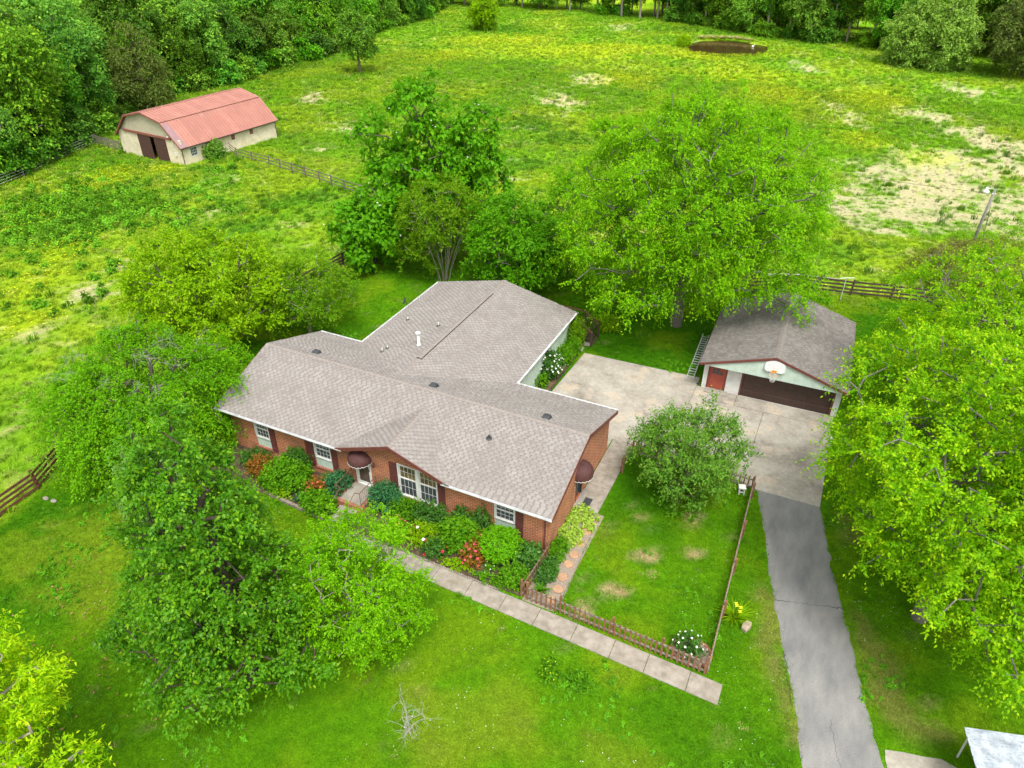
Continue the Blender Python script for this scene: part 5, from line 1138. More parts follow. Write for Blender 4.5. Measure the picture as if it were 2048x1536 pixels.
put_tree('apple', 'apple_tree', 22.9, 6.7, 'grey-green spiky small tree in fenced side yard by concrete pad')
tree_data('palecon', [(0, 0, 2.0, 1.35, 1.35, 2.0)], 260, LM['pale'], M['bark'], 2.5, .1, 54, mind=.3, gap=0, T=6, Lf=8, tl=.4, ll=.13, lw=.05, droop=.1, upb=.3, outw=.9)
put_tree('palecon', 'false_cypress', 1.2, -5.2, 'pale blue-green dense evergreen half hidden behind dark pear tree')
tree_data('brown', [(0, 0, 1.6, 2.6, 1.6, 1.6), (1.6, .4, 1.4, 1.8, 1.4, 1.3)], 260, LM['brown'], M['bark_pale'], 1.0, .08, 55, mind=.4, gap=.3, T=6, Lf=8, tl=.6, ll=.11, lw=.06, upb=.5, outw=.7)
put_tree('brown', 'scrub_bush', 34.6, 37.5, 'brownish twiggy bush on rear fence below utility pole', 'bush'); put_tree('brown', 'scrub_bush', 37.5, 39.5, 'brownish twiggy bush at foot of utility pole', 'bush', rz=2.2, s=1.1)

# --- trees out in the field
tree_data('lone', [(0, 0, 6.8, 3.0, 2.8, 3.4), (.4, 0, 4.6, 2.4, 2.4, 1.6)], 330, LM['wood'], M['bark'], 6, .22, 56, mind=.6, gap=.3, T=5, Lf=7, tl=.9, ll=.36, lw=.24, upb=.3)
put_tree('lone', 'field_tree', -60, 96.4, 'lone slender tree with bare lower trunk at wood edge')
tree_data('fieldround', [(0, 0, 4.2, 2.6, 2.6, 3.0)], 230, LM['lime'], M['bark'], 4, .2, 57, mind=.6, gap=.2, T=5, Lf=7, tl=.8, ll=.4, lw=.26, upb=.3)
put_tree('fieldround', 'field_tree', -63.5, 153.0, 'bright green small round tree at far end of pasture, right of the pair', s=1.05); put_tree('fieldround', 'field_tree', -66.5, 156.5, 'bright green small round tree at far end of pasture, left of the pair', rz=2, s=.9)
tree_data('silver', [(0, 0, 6.2, 4.6, 4.2, 5.0), (0, 0, 9.5, 3.0, 3, 3.2), (-1.5, -.5, 3.6, 4.0, 3.6, 2.6)], 620, LM['silver'], M['bark'], 6, .3, 58, mind=.7, gap=.2, T=5, Lf=7, tl=1.0, ll=.42, lw=.26, upb=.4)
put_tree('silver', 'silver_maple', 31.2, 151.5, 'silvery pale green tree right of the pond, left of the pair'); put_tree('silver', 'silver_maple', 36.2, 149.5, 'silvery pale green tree right of the pond, right of the pair', rz=1.3, s=1.05)
tree_data('dome', [(0, 0, 7.5, 7.0, 6.5, 5.0), (-3, -2, 5, 4.5, 4, 3)], 700, LM['cedar'], M['bark'], 6, .4, 59, mind=.75, gap=.2, T=5, Lf=7, tl=1.1, ll=.4, lw=.24, upb=.3)
put_tree('dome', 'oak_tree', 50.5, 148.5, 'broad olive-green tree in upper right corner', s=1.05)

# --- the woods: variants copied
rw = np.random.RandomState(77); VAR = []
for k in range(7):
    hh = rw.uniform(9.5, 13); lb = [(0, 0, hh*.62, hh*.30, hh*.30, hh*.36)]
    for j in range(5): a = rw.rand()*6.28; rr = hh*.2; lb.append((rr*math.cos(a), rr*math.sin(a), hh*rw.uniform(.35, .85), hh*.17, hh*.17, hh*.17))
    tree_data('w%d' % k, lb, 430, LM['wood'], M['bark_pale' if k % 2 else 'bark'], hh*.6, .22, 100+k, mind=.72, gap=.3, sub=3, rmin=.03, seg=1.6, world=True, T=7, Lf=8, tl=1.15, ll=.35, lw=.23, droop=.3, upb=.35, hang=.35); VAR.append('w%d' % k)
tree_data('cedarw', [(0, 0, 5.0, 2.3, 2.3, 4.6), (0, 0, 3, 2.8, 2.8, 2.4)], 330, LM['cedar'], M['bark_dark'], 8, .2, 120, mind=.6, gap=.15, sub=3, rmin=.03, T=6, Lf=7, tl=1.0, ll=.34, lw=.11, droop=.5, upb=.1)
tree_data('tallw', [(0, 0, 13.0, 3.0, 3.0, 3.4), (.8, .4, 9.5, 2.0, 2.0, 1.6), (-1, 0, 7.0, 1.8, 1.6, 1.2)], 330, LM['wood'], M['bark_pale'], 12.5, .26, 121, mind=.7, gap=.3, sub=3, rmin=.03, seg=1.6, T=6, Lf=7, tl=1.1, ll=.42, lw=.3, upb=.3, hang=.3)
tree_data('under', [(0, 0, 1.6, 2.0, 2.0, 1.5), (.8, .3, 2.6, 1.4, 1.4, 1.3)], 170, LM['wood'], M['bark'], 1.5, .08, 122, mind=.5, gap=.2, sub=2, T=6, Lf=7, tl=.8, ll=.34, lw=.24, upb=.3)
EDGE = [(-58.0, 12), (-60.3, 26.0), (-63.2, 33.6), (-66.0, 42.9), (-71.5, 55), (-77.5, 65), (-75.5, 81), (-78.2, 95), (-77, 107), (-86, 130), (-88, 160), (-95, 190)]
E_ = np.array(EDGE); wl_lab = ['dark green broadleaf tree in the wood left of the barn', 'dark green broadleaf tree in the wood behind the barn', 'dark green broadleaf tree in the wood along left side of far pasture']
placed = []
def ok_spot(x, y, m):
    for a, b in placed:
        if (a-x)**2+(b-y)**2 < m*m: return False
    placed.append((x, y)); return True
put_tree('cedarw', 'cedar_tree', -70.5, 57.5, 'large brownish drooping cedar right behind the barn ridge', s=1.35); placed.append((-70.5, 57.5)); cnt = 0
for row, dpt in enumerate((2.5, 7.5, 13, 19, 26, 34, 43)):
    t_ = -.3
    while t_ < len(E_)-1:
        i = int(np.clip(math.floor(t_), 0, len(E_)-2)); f_ = t_-i; p_ = E_[i]*(1-f_)+E_[i+1]*f_; dv = E_[i+1]-E_[i]; L = np.linalg.norm(dv); nv = np.array([-dv[1], dv[0]])/L
        q = p_+nv*(dpt+rw.uniform(-1.6, 1.6)); t_ += (5.0+row*.5)*rw.uniform(.8, 1.25)/L
        if not ok_spot(q[0], q[1], 4.2): continue
        # only what the frame can show
        d_ = Vector((q[0], q[1], 4))-cam.location; cx = d_.dot(cam.matrix_world.col[0].xyz); cz = -d_.dot(cam.matrix_world.col[2].xyz)
        if cx < -.78*cz-6 or (row > 4 and q[1] > 100): continue
        key = 'cedarw' if (rw.rand() < .07 and row < 2) else VAR[rw.randint(len(VAR))]
        z_ = -3.0+.03*dpt*1.2; s = rw.uniform(.8, 1.35)*(1 if row else .85)
        lab = wl_lab[0] if q[1] < 42 else wl_lab[1] if q[1] < 85 else wl_lab[2]
        if key == 'cedarw': lab = 'brownish drooping cedar standing at edge of the left wood'
        put_tree(key, 'cedar_tree' if key == 'cedarw' else 'woodland_tree', q[0], q[1], lab, 'tree', 'cedars at the wood edge' if key == 'cedarw' else 'trees of the left wood', rz=rw.rand()*6.28, s=s, z=z_); cnt += 1
t_ = 0
while t_ < len(E_)-1:
    i = int(t_); f_ = t_-i; p_ = E_[i]*(1-f_)+E_[i+1]*f_; dv = E_[i+1]-E_[i]; L = np.linalg.norm(dv); nv = np.array([-dv[1], dv[0]])/L; t_ += rw.uniform(2.5, 5)/L
    q = p_+nv*rw.uniform(-.6, 1.5); put_tree('under', 'understorey_shrub', q[0], q[1], 'low leafy shrub at foot of the left wood', 'shrub', 'shrubs along the wood edge', rz=rw.rand()*6.28, s=rw.uniform(.7, 1.2))
FE = np.array([(-96, 193), (-80, 197), (-56, 197), (-32, 190), (-14, 184), (-3.6, 177), (9, 171), (19, 173), (28, 166), (40, 164), (55, 160), (75, 158)])
for row, dpt in enumerate((1.5, 6, 11.5, 18, 26)):
    t_ = 0.0
    while t_ < len(FE)-1:
        i = int(t_); f_ = t_-i; p_ = FE[i]*(1-f_)+FE[i+1]*f_; dv = FE[i+1]-FE[i]; L = np.linalg.norm(dv); nv = np.array([-dv[1], dv[0]])/L; near = p_[0] < -40
        q = p_+nv*(dpt+rw.uniform(-1.8, 1.8)); t_ += (4.6 if not near else 5.5)*rw.uniform(.75, 1.25)/L
        if (near and row > 1) or not ok_spot(q[0], q[1], 2.6): continue
        key = 'tallw' if rw.rand() < (.55 if row < 2 else .3) else VAR[rw.randint(len(VAR))]
        lab = 'slender tree in the far tree line at end of pasture' if near else 'tall bare-trunked tree in the far wood behind the pond' if key == 'tallw' else 'leafy dark tree in the far wood behind the pond'
        put_tree(key, 'woodland_tree', q[0], q[1], lab, 'tree', 'trees of the far wood', rz=rw.rand()*6.28, s=rw.uniform(.85, 1.2))
    if row == 0:
        for k in range(34):
            i = rw.randint(3, len(FE)-1); f_ = rw.rand(); p_ = FE[i]*(1-f_)+FE[i-1]*f_; put_tree('under', 'understorey_shrub', p_[0]+rw.uniform(-2, 2), p_[1]+rw.uniform(-1, 2.5), 'low leafy shrub at foot of the far wood', 'shrub', 'shrubs of the far wood edge', rz=rw.rand()*6.28, s=rw.uniform(.5, 1.1))

# ------------------------------------------------------------------ shrubs and flowers
D = dict
def shrub(name, x, y, lobes, n, lm, label, seed, cat='shrub', group=None, flowers=None, stem=True, z=None, **lk):
    rng = np.random.RandomState(seed); kw = dict(T=5, Lf=7, tl=.3, ll=.10, lw=.065, droop=.1, upb=.4, outw=.7, hang=.1); kw.update(D(tl=.14, upb=.1) if not stem else {}); kw.update(lk)
    mind = kw.pop('mind', .16); shell = kw.pop('shell', .45); Cn, O = scatter(lobes, n, rng, shell, mind, kw.pop('gap', .1)); V, F_, tint = leaves(Cn, O, rng, **kw)
    low = V[:, 2] < .0; V[low, 2] = -V[low, 2]*.3+.01
    e = empty(name, (x, y, hz(x, y) if z is None else z)); tag(e, label, cat, group)
    link('foliage', np_mesh('foliage', V, F_, lm, {'tint': tint}), e)
    if stem:
        mb = MB(); zt = max(l[2] for l in lobes)
        for k in range(5): a = 1.257*k; mb.tube([(.04*math.cos(a), .04*math.sin(a), -.05), (.25*math.cos(a)*lobes[0][3], .25*math.sin(a)*lobes[0][4], zt*.9)], [.022, .008], 4)
        mb.build('stems', M['bark'], e)
    if flowers:
        mat, nf, size = flowers; TREES['_t'] = (None, None, None, None, Cn, O)
        rng2 = np.random.RandomState(seed+1); mb = MB(); ids = [i for i in rng2.permutation(len(Cn)) if O[i, 2] > -.1][:nf]
        for i in ids:
            c = Vector(Cn[i]+O[i]*kw['tl']*.8); nn = (Vector(O[i])+Vector((0, 0, .5))).normalized(); a = nn.orthogonal().normalized(); b = nn.cross(a)
            for ring, (rr, hh) in enumerate(((1, .12), (.6, .3))):
                vs_ = [c+nn*size*hh*.3]
                for k in range(10): r_ = size*.5*rr*(1 if k % 2 == 0 else .68); t_ = PI*k/5+ring*.3; vs_.append(c+(a*math.cos(t_)+b*math.sin(t_))*r_+nn*size*hh)
                mb.add(vs_, [(0, 1+k, 1+(k+1) % 10) for k in range(10)])
        mb.build('flowers', mat, e)
    return e
D = dict
shrub('evergreen_shrub', 2.3, -.2, [(0, 0, .28, .7, .45, .32)], 120, LM['dkshrub'], 'low dark shrub under leftmost front window', 201)
shrub('nandina', 3.35, -.75, [(0, 0, .5, .75, .5, .48)], 140, LM['nandina'], 'orange-red leaved shrub at left end of front bed', 202)
shrub('leafy_shrub', 4.95, -.7, [(0, 0, .7, 1.0, .75, .7), (-.4, -.4, .5, .8, .6, .5)], 380, LM['shrub'], 'biggest bright green shrub between the two left front windows', 203, ll=.13, lw=.09)
shrub('leafy_shrub', 5.05, -.05, [(0, 0, .95, .55, .4, .65)], 150, LM['dkshrub'], 'dark upright shrub against wall behind biggest green shrub', 204)
shrub('nandina', 6.85, -.85, [(0, 0, .55, .35, .35, .5)], 70, LM['nandina'], 'small coral-red shrub left of the porch', 205, flowers=(M['petal_coral'], 22, .13))
shrub('evergreen_shrub', 6.9, .0, [(0, 0, .25, .4, .35, .28)], 60, LM['dkshrub'], 'small dark shrub under right shutter of second window', 206)
shrub('boxwood', 7.6, -.25, [(0, 0, .55, .45, .7, .55)], 150, LM['blue'], 'blue-green rounded shrub beside the porch railing', 207)
shrub('hydrangea', 7.35, -1.5, [(0, 0, .4, .75, .5, .42)], 190, LM['shrub'], 'low yellow-green leafy shrub left of the steps', 208, ll=.15, lw=.11)
def blades(name, x, y, n, L, w_, mat_col, label, seed, cat='plant', spread=.5, flower=None, z=None, group=None):
    rng = np.random.RandomState(seed); V = []; Fc = []
    for i in range(n):
        a = rng.rand()*6.28; r0 = rng.rand()*.14; l_ = L*rng.uniform(.6, 1.15); sp = spread*rng.uniform(.3, 1.2); p0 = np.array([r0*math.cos(a), r0*math.sin(a), 0.]); sd_ = np.array([-math.sin(a), math.cos(a), 0])*w_/2; o = len(V)
        for k in range(4):
            t_ = k/3; q = p0+np.array([math.cos(a)*sp*t_**1.6*l_, math.sin(a)*sp*t_**1.6*l_, l_*(t_-.45*sp*t_**2.5)]); ww = (1-t_**2*.95); V += [q-sd_*ww, q+sd_*ww]
        Fc += [(o+2*k, o+2*k+1, o+2*k+3, o+2*k+2) for k in range(3)]
    V = np.array(V); rr = np.repeat(rng.rand(n), 8); tint = np.stack([rr, rr*0, rr*0, rr*0+1], -1)
    e = empty(name, (x, y, hz(x, y) if z is None else z)); tag(e, label, cat, group); link('leaves', np_mesh('leaves', V, np.array(Fc), mat_col, {'tint': tint}), e)
    if flower:
        mat, nf, size, hgt_ = flower; mb = MB(); sm = MB()
        for k in range(nf):
            c = Vector((rng.uniform(-.2, .2), rng.uniform(-.2, .2), hgt_*rng.uniform(.8, 1.1))); sm.tube([(c.x*.4, c.y*.4, 0), c], .008, 4)
            for j in range(6):
                t_ = 2*PI*j/6; up_ = .4 if j % 2 else -.3; a_ = Vector((math.cos(t_), math.sin(t_), up_)); b_ = Vector((-math.sin(t_), math.cos(t_), 0)); mb.add([c, c+a_*size*.5+b_*size*.25, c+a_*size, c+a_*size*.5-b_*size*.25], [(0, 1, 2, 3)])
        mb.build('flowers', mat, e); sm.build('stems', MATS['leaf_shrub'], e)
    return e
blades('grey_iris', 6.15, -1.55, 46, .55, .04, LM['blue'], 'clump of grey-green sword leaves behind timber edging', 301)
blades('grey_iris', 6.75, -1.6, 34, .5, .04, LM['blue'], 'smaller clump of grey-green sword leaves nearer the steps', 302)
shrub('herb_clump', 5.2, -1.55, [(0, 0, .2, .45, .25, .22)], 70, LM['lime'], 'yellowish low herb clump at left of timber edging', 209)
# right bed
shrub('boxwood', 10.4, -.25, [(0, 0, .7, .7, .5, .65)], 210, LM['blue'], 'blue-green shrub right of the porch under large window', 211)
shrub('leafy_shrub', 11.6, -.4, [(0, 0, .42, .75, .45, .42)], 170, LM['shrub'], 'mid-green shrub below left half of large window', 212)
shrub('evergreen_shrub', 12.95, -.3, [(0, 0, .5, .8, .45, .5)], 200, LM['dkshrub'], 'dark glossy shrub below right half of large window', 213)
shrub('azalea', 11.9, -1.65, [(0, 0, .4, .6, .4, .38)], 120, LM['shrub'], 'pink-flowered azalea near left end of right bed', 214, flowers=(M['petal_pink'], 26, .12))
shrub('leafy_shrub', 13.2, -1.4, [(0, 0, .36, .65, .45, .36)], 150, LM['lime'], 'yellowish green shrub with pale bloom beside front walk', 215, flowers=(M['petal_white'], 3, .18))
shrub('hydrangea', 14.75, -.85, [(0, 0, .55, .85, .65, .52)], 260, LM['shrub'], 'large mid-green leafy shrub in middle of right bed', 216, ll=.15, lw=.11)
shrub('rose_bush', 13.95, -1.85, [(0, 0, .35, .45, .35, .32)], 80, LM['dkshrub'], 'low rose bush with dark red blooms beside edging', 217, flowers=(M['petal_red'], 7, .17))
shrub('evergreen_shrub', 14.4, .15, [(0, 0, .55, .5, .25, .55)], 80, LM['dkshrub'], 'narrow dark shrub against brick between large and right windows', 218)
shrub('evergreen_shrub', 15.3, .15, [(0, 0, .7, .35, .25, .7)], 80, LM['dkshrub'], 'upright dark shrub left of the right front window', 219)
shrub('azalea', 15.75, -1.55, [(0, 0, .38, .42, .36, .36)], 90, LM['nandina'], 'bright pink azalea left of clipped round bush', 220, flowers=(M['petal_pink'], 48, .13))
shrub('azalea', 15.55, -.75, [(0, 0, .5, .4, .35, .4)], 80, LM['nandina'], 'bronze shrub with few red flowers behind pink azalea', 221, flowers=(M['petal_pink'], 6, .12))
tp = shrub('clipped_bush', 16.75, -.8, [(0, 0, .86, .82, .8, .52)], 430, LM['topiary'], 'clipped mushroom-shaped light green bush below right front window', 222, stem=False, ll=.085, lw=.06, tl=.16, mind=.13, shell=.75, gap=0)
MB().tube([(0, 0, -.1), (.05, .02, .4), (-.04, 0, .8)], [.09, .07, .06], 7).tube([(.03, 0, .45), (.3, .1, .8)], [.05, .03], 6).tube([(.03, 0, .45), (-.35, -.1, .8)], [.05, .03], 6).build('trunk', M['bark_pale'], tp)
shrub('hydrangea', 17.95, -.6, [(0, 0, .45, .48, .48, .42)], 150, LM['dkshrub'], 'dark green leafy shrub at house corner beside picket fence', 223, ll=.15, lw=.11)
shrub('leafy_shrub', 17.9, -1.85, [(0, 0, .4, .5, .4, .4)], 160, LM['shrub'], 'small rounded yellow-green bush at walk end of bed', 224)
shrub('daisy_patch', 16.6, -1.55, [(0, 0, .1, .55, .3, .12)], 60, LM['shrub'], 'white daisies on bare soil below clipped bush', 225, 'flowers', stem=False, flowers=(M['petal_white'], 26, .07))
shrub('herb_clump', 15.2, -2.1, [(0, 0, .12, .8, .2, .12)], 90, LM['lime'], 'low yellowish herbs along brick edging', 226, stem=False)
shrub('herb_clump', 17.0, -2.15, [(0, 0, .14, .8, .22, .14)], 100, LM['shrub'], 'low green ground cover at end of brick edging', 227, stem=False)
# beside the right wall
shrub('pale_ground_cover', 19.1, 2.45, [(-.2, .5, .07, .5, .7, .07), (.2, .6, .07, .5, .6, .07), (-.15, -.5, .07, .5, .6, .07), (.1, -.9, .06, .45, .4, .06), (.1, .1, .07, .6, .7, .07)], 420, LM['hosta'], 'pale variegated ground cover by the stepping stones', 230, 'plant', stem=False, ll=.12, lw=.09)
shrub('fern_clump', 18.9, .55, [(0, 0, .2, .3, .7, .22)], 130, LM['shrub'], 'green ferny clump against right brick wall', 231, 'plant', ll=.16, lw=.05, stem=False)
shrub('fern_clump', 19.0, -.8, [(0, 0, .24, .34, .6, .26)], 130, LM['dkshrub'], 'darker leafy clump between picket fence and stepping stones', 232, 'plant', ll=.16, lw=.07, stem=False)
blades('hosta', 19.1, -1.75, 40, .45, .09, LM['shrub'], 'broad-leaved hosta clump beside last stepping stones', 303, spread=.9)
# stepping stones and edgings
for i, (x, y) in enumerate(((19.66, -2.02), (19.71, -1.37), (19.63, -.68), (19.59, .10), (19.61, .71), (19.60, 1.47), (19.61, 2.26), (19.55, 2.9))):
    s = MB().lathe([(.0, 0), (.215, 0), (.225, .03), (.205, .05), (.0, .052)][1:], 18).build('stepping_stone', M['terracotta']); s.location = (x, y, .03); s.rotation_euler = (rs.uniform(-.03, .03), rs.uniform(-.03, .03), rs.random()*6)
    tag(s, ['round terracotta stepping stone nearest the front picket fence', 'second round stepping stone from front picket fence', 'third round stepping stone from front picket fence', 'fourth round stepping stone from front picket fence', 'fifth round stepping stone from front picket fence', 'sixth round stepping stone from front picket fence', 'seventh round stepping stone half covered by pale ground cover', 'eighth stepping stone nearest the dark rubber mat'][i], 'stepping stone', 'round stepping stones')
def edging(name, p, q, step, size, mat, label):
    p = Vector(p); q = Vector(q); d_ = q-p; L = d_.length; a = math.atan2(d_.y, d_.x); e = empty(name, (p.x, p.y, hz(p.x, p.y)), a); tag(e, label, 'edging')
    me_ = bpy.data.meshes.new('brick'); b = MB().box(-size[0]/2, size[0]/2, -size[1]/2, size[1]/2, -.05, size[2]); me_.from_pydata(b.v, [], b.f); me_.materials.append(mat)
    for i in range(int(L/step)):
        o = link('brick', me_, e); t_ = (i+.5)*step; w_ = p+d_.normalized()*t_; o.location = (t_, rs.uniform(-.012, .012), hz(w_.x, w_.y)-hz(p.x, p.y)+rs.uniform(-.01, .01)); o.rotation_euler = (rs.uniform(-.05, .05), R(38)+rs.uniform(-.1, .1), rs.uniform(-.08, .08))
edging('brick_edging', (9.6, -2.27, 0), (17.5, -2.5, 0), .115, (.11, .07, .11), M['wood_grey'], 'scalloped brick edging between right bed and front walk')
edging('path_edging', (20.08, -2.2, 0), (19.8, 3.55, 0), .16, (.13, .045, .05), M['wood_grey'], 'low edging line between stepping stone path and side lawn')
edging('bed_edging', (13.62, 8.9, 0), (13.62, 17.0, 0), .21, (.2, .08, .1), M['rail_dark'], 'dark edging between wing bed and concrete pad')
for i, (a, b) in enumerate((((.6, -1.75), (2.6, -1.78)), ((2.62, -1.78), (4.55, -1.8)), ((4.57, -1.8), (6.2, -1.92)), ((6.22, -1.92), (7.95, -2.02)))):
    if i > 1:
        m_ = MB().bar((*a, hz(*a)+.08), (*b, hz(*b)+.08), .14, .16).build('timber', M['wood_grey']); tag(m_, ['', '', 'left weathered landscape timber edging the left bed', 'right weathered landscape timber edging bed beside steps'][i], 'timber', 'landscape timbers')
# wing bed
shrub('white_rose', 13.0, 13.5, [(0, 0, .85, .55, .75, .75)], 230, LM['dkshrub'], 'white-flowered rose bush against mint wing wall', 240, flowers=(M['petal_white'], 60, .13))
shrub('leafy_shrub', 13.1, 15.4, [(0, 0, .5, .45, .6, .5)], 150, LM['shrub'], 'green shrub right behind the white rose by pad edge', 241)
shrub('leafy_shrub', 13.2, 16.5, [(0, 0, .5, .45, .55, .5)], 140, LM['shrub'], 'green shrub at rear corner of pad edge bed', 242)
shrub('leafy_shrub', 12.95, 17.6, [(0, 0, 1.0, .6, .8, .8)], 250, LM['crepe'], 'taller olive shrub beside the wooden stair', 243)
shrub('leafy_shrub', 12.95, 12.2, [(0, 0, .4, .3, .35, .4)], 80, LM['shrub'], 'small green shrub just in front of white rose', 244)
blades('hosta', 12.9, 11.2, 44, .5, .09, LM['shrub'], 'green hosta clump where wing meets main roof', 304, spread=.9)
shrub('leafy_shrub', 14.2, 20.6, [(0, 0, .4, .8, .6, .4)], 130, LM['lime'], 'low yellow-green bush behind the wooden stair', 245)
# corner rose ring, iris, stone, lawn plants
shrub('white_rose', 25.35, -2.0, [(0, 0, .38, .4, .36, .34)], 110, LM['dkshrub'], 'white-flowered rose bush in gravel ring at front picket corner', 250, flowers=(M['petal_white'], 26, .10))
tag(MB().prism([(25.5+.72*math.cos(2*PI*k/24), -1.95+.6*math.sin(2*PI*k/24)) for k in range(24)], -.02, .02).build('gravel_ring', M['gravel']), kind='structure')
rg_ = empty('brick_ring', (25.5, -1.95, 0)); tag(rg_, 'ring of pink edging bricks around white rose', 'edging')
bm_ = bpy.data.meshes.new('brick'); b = MB().box(-.1, .1, -.05, .05, 0, .075); bm_.from_pydata(b.v, [], b.f); bm_.materials.append(M['redbrick'])
for k in range(20): a = 2*PI*k/20; o = link('brick', bm_, rg_); o.location = (.74*math.cos(a), .62*math.sin(a), .0); o.rotation_euler = (0, 0, a+PI/2)
blades('yellow_iris', 26.7, .3, 90, .8, .06, LM['lime'], 'yellow iris clump beside picket fence and tan stone', 305, spread=.95, flower=(M['petal_yellow'], 4, .085, .7))
st_ = MB().prism([(-.14, -.2), (.1, -.26), (.17, .05), (.13, .24), (-.1, .25), (-.17, .02)], 0, .22).build('tan_stone', M['stone'], bevel=.04); st_.location = (27.2, .1, 0); st_.rotation_euler = (.08, 0, -.2); tag(st_, 'tan block of stone beside the yellow iris', 'stone')
shrub('yellow_flower_patch', 20.9, -5.15, [(0, 0, .12, .3, .55, .14)], 60, LM['shrub'], 'yellow-flowering plant alone in the front lawn', 251, 'plant', stem=False, flowers=(M['petal_yellow'], 40, .05))
shrub('low_weed', 22.1, -5.0, [(0, 0, .1, .6, .4, .12)], 120, LM['shrub'], 'low bright green weed patch below the front walk', 252, 'plant', stem=False)
ds = empty('dead_sapling', (17.39, -9.5, hz(17.39, -9.5))); tag(ds, 'small leafless dead sapling in front lawn', 'sapling')
bare_branches(ds, [((0, 0, 0), (.05, .05, 1)), ((.1, .05, 0), (-.3, .1, 1)), ((-.05, 0, 0), (.35, -.1, 1)), ((0, .1, 0), (0, .4, 1))], 12, M['deadwood'], 1.25, 'branch')
shrub('barn_bush', -45.2, 45.0, [(0, 0, .9, 1.0, 1.1, .9), (0, .4, 1.6, .6, .6, .5)], 160, LM['apple'], 'grey-green bush against barn side wall', 260, mind=.3, tl=.5, ll=.24, lw=.14, z=-2.95)
shrub('pond_bush', -13.8, 152, [(0, 0, 1.0, 1.2, 1.2, 1.0)], 120, LM['lime'], 'yellow-green bush on left bank of pond', 261, mind=.3, tl=.6, ll=.3, lw=.18)
gs = MB().lathe([(.05, 0), (.25, .1), (.3, .3), (.15, .45), (.0, .5)], 10).build('goose', M['white'], smooth=True); gs.location = (-.3, 160.5, hz(*pond_c)-.3); gs.scale = (1.0, .5, .65); tag(gs, 'white goose floating on the pond', 'goose'); gs.data.materials[0] = M['petal_white']
MB().tube([(.15, 0, .3), (.24, 0, .6), (.3, 0, .75), (.42, 0, .74)], [.09, .06, .07, .02], 8).build('neck_and_head', M['petal_white'], gs, smooth=True)
LM['reed'] = leaf_mat('leaf_reed', (.34, .33, .10), (.48, .43, .2), (.4, .4, .15), .3, .4)
for i, (x, y) in enumerate(((-12.6, 165.0), (-10.6, 166.2), (-8.6, 166.8), (-6.6, 167.2), (-4.6, 167.4), (-2.4, 166.6))):
    o = blades('reed_clump', x, y, 70, 1.5, .09, LM['reed'], 'tan dry reeds on far bank of the pond', 320+i, spread=.6, group='reeds on the pond bank'); o.scale = (2.6, 1.8, .55)
for i, (x, y) in enumerate(((-5.17, -6.74), (-4.66, -6.69))):
    r_ = MB().lathe([(.1, 0), (.16, .05), (.12, .12), (.0, .14)], 7).build('rock', M['concrete'], bevel=.02); r_.location = (x, y, hz(x, y)); r_.scale = (1.2, .8, .8); tag(r_, ('left' if i == 0 else 'right')+' small grey rock near left rail fence', 'rock', 'rocks near rail fence')

# ------------------------------------------------------------------ grass (stuff, instanced tufts)
def tuft_mesh(name, nb, r_, h_, w_, lean, seed, mat):
    rng = np.random.RandomState(seed); V = []; F_ = []; bl = []
    for i in range(nb):
        a = rng.rand()*6.28; rr = r_*math.sqrt(rng.rand()); p_ = np.array([rr*math.cos(a), rr*math.sin(a), -.01]); b = rng.rand()*6.28; l_ = h_*rng.uniform(.55, 1.2); le = lean*rng.uniform(.2, 1.2); sd_ = np.array([-math.sin(b), math.cos(b), 0])*w_*.5; o = len(V)
        m_ = p_+np.array([math.cos(b)*le*.35*l_, math.sin(b)*le*.35*l_, l_*.6]); t_ = p_+np.array([math.cos(b)*le*l_, math.sin(b)*le*l_, l_*(1-.35*le)])
        V += [p_-sd_, p_+sd_, m_+sd_*.8, m_-sd_*.8, t_]; q = rng.rand(); bl += [q]*5; F_ += [(o, o+1, o+2, o+3), (o+3, o+2, o+4, o+4)]
    me_ = bpy.data.meshes.new(name); me_.from_pydata([tuple(v) for v in V], [], [f if f[2] != f[3] else f[:3] for f in F_]); a = me_.attributes.new('bl', 'FLOAT', 'POINT'); a.data.foreach_set('value', np.array(bl, np.float32)); me_.materials.append(mat); return me_
TM = tuft_mat('grass_blades')
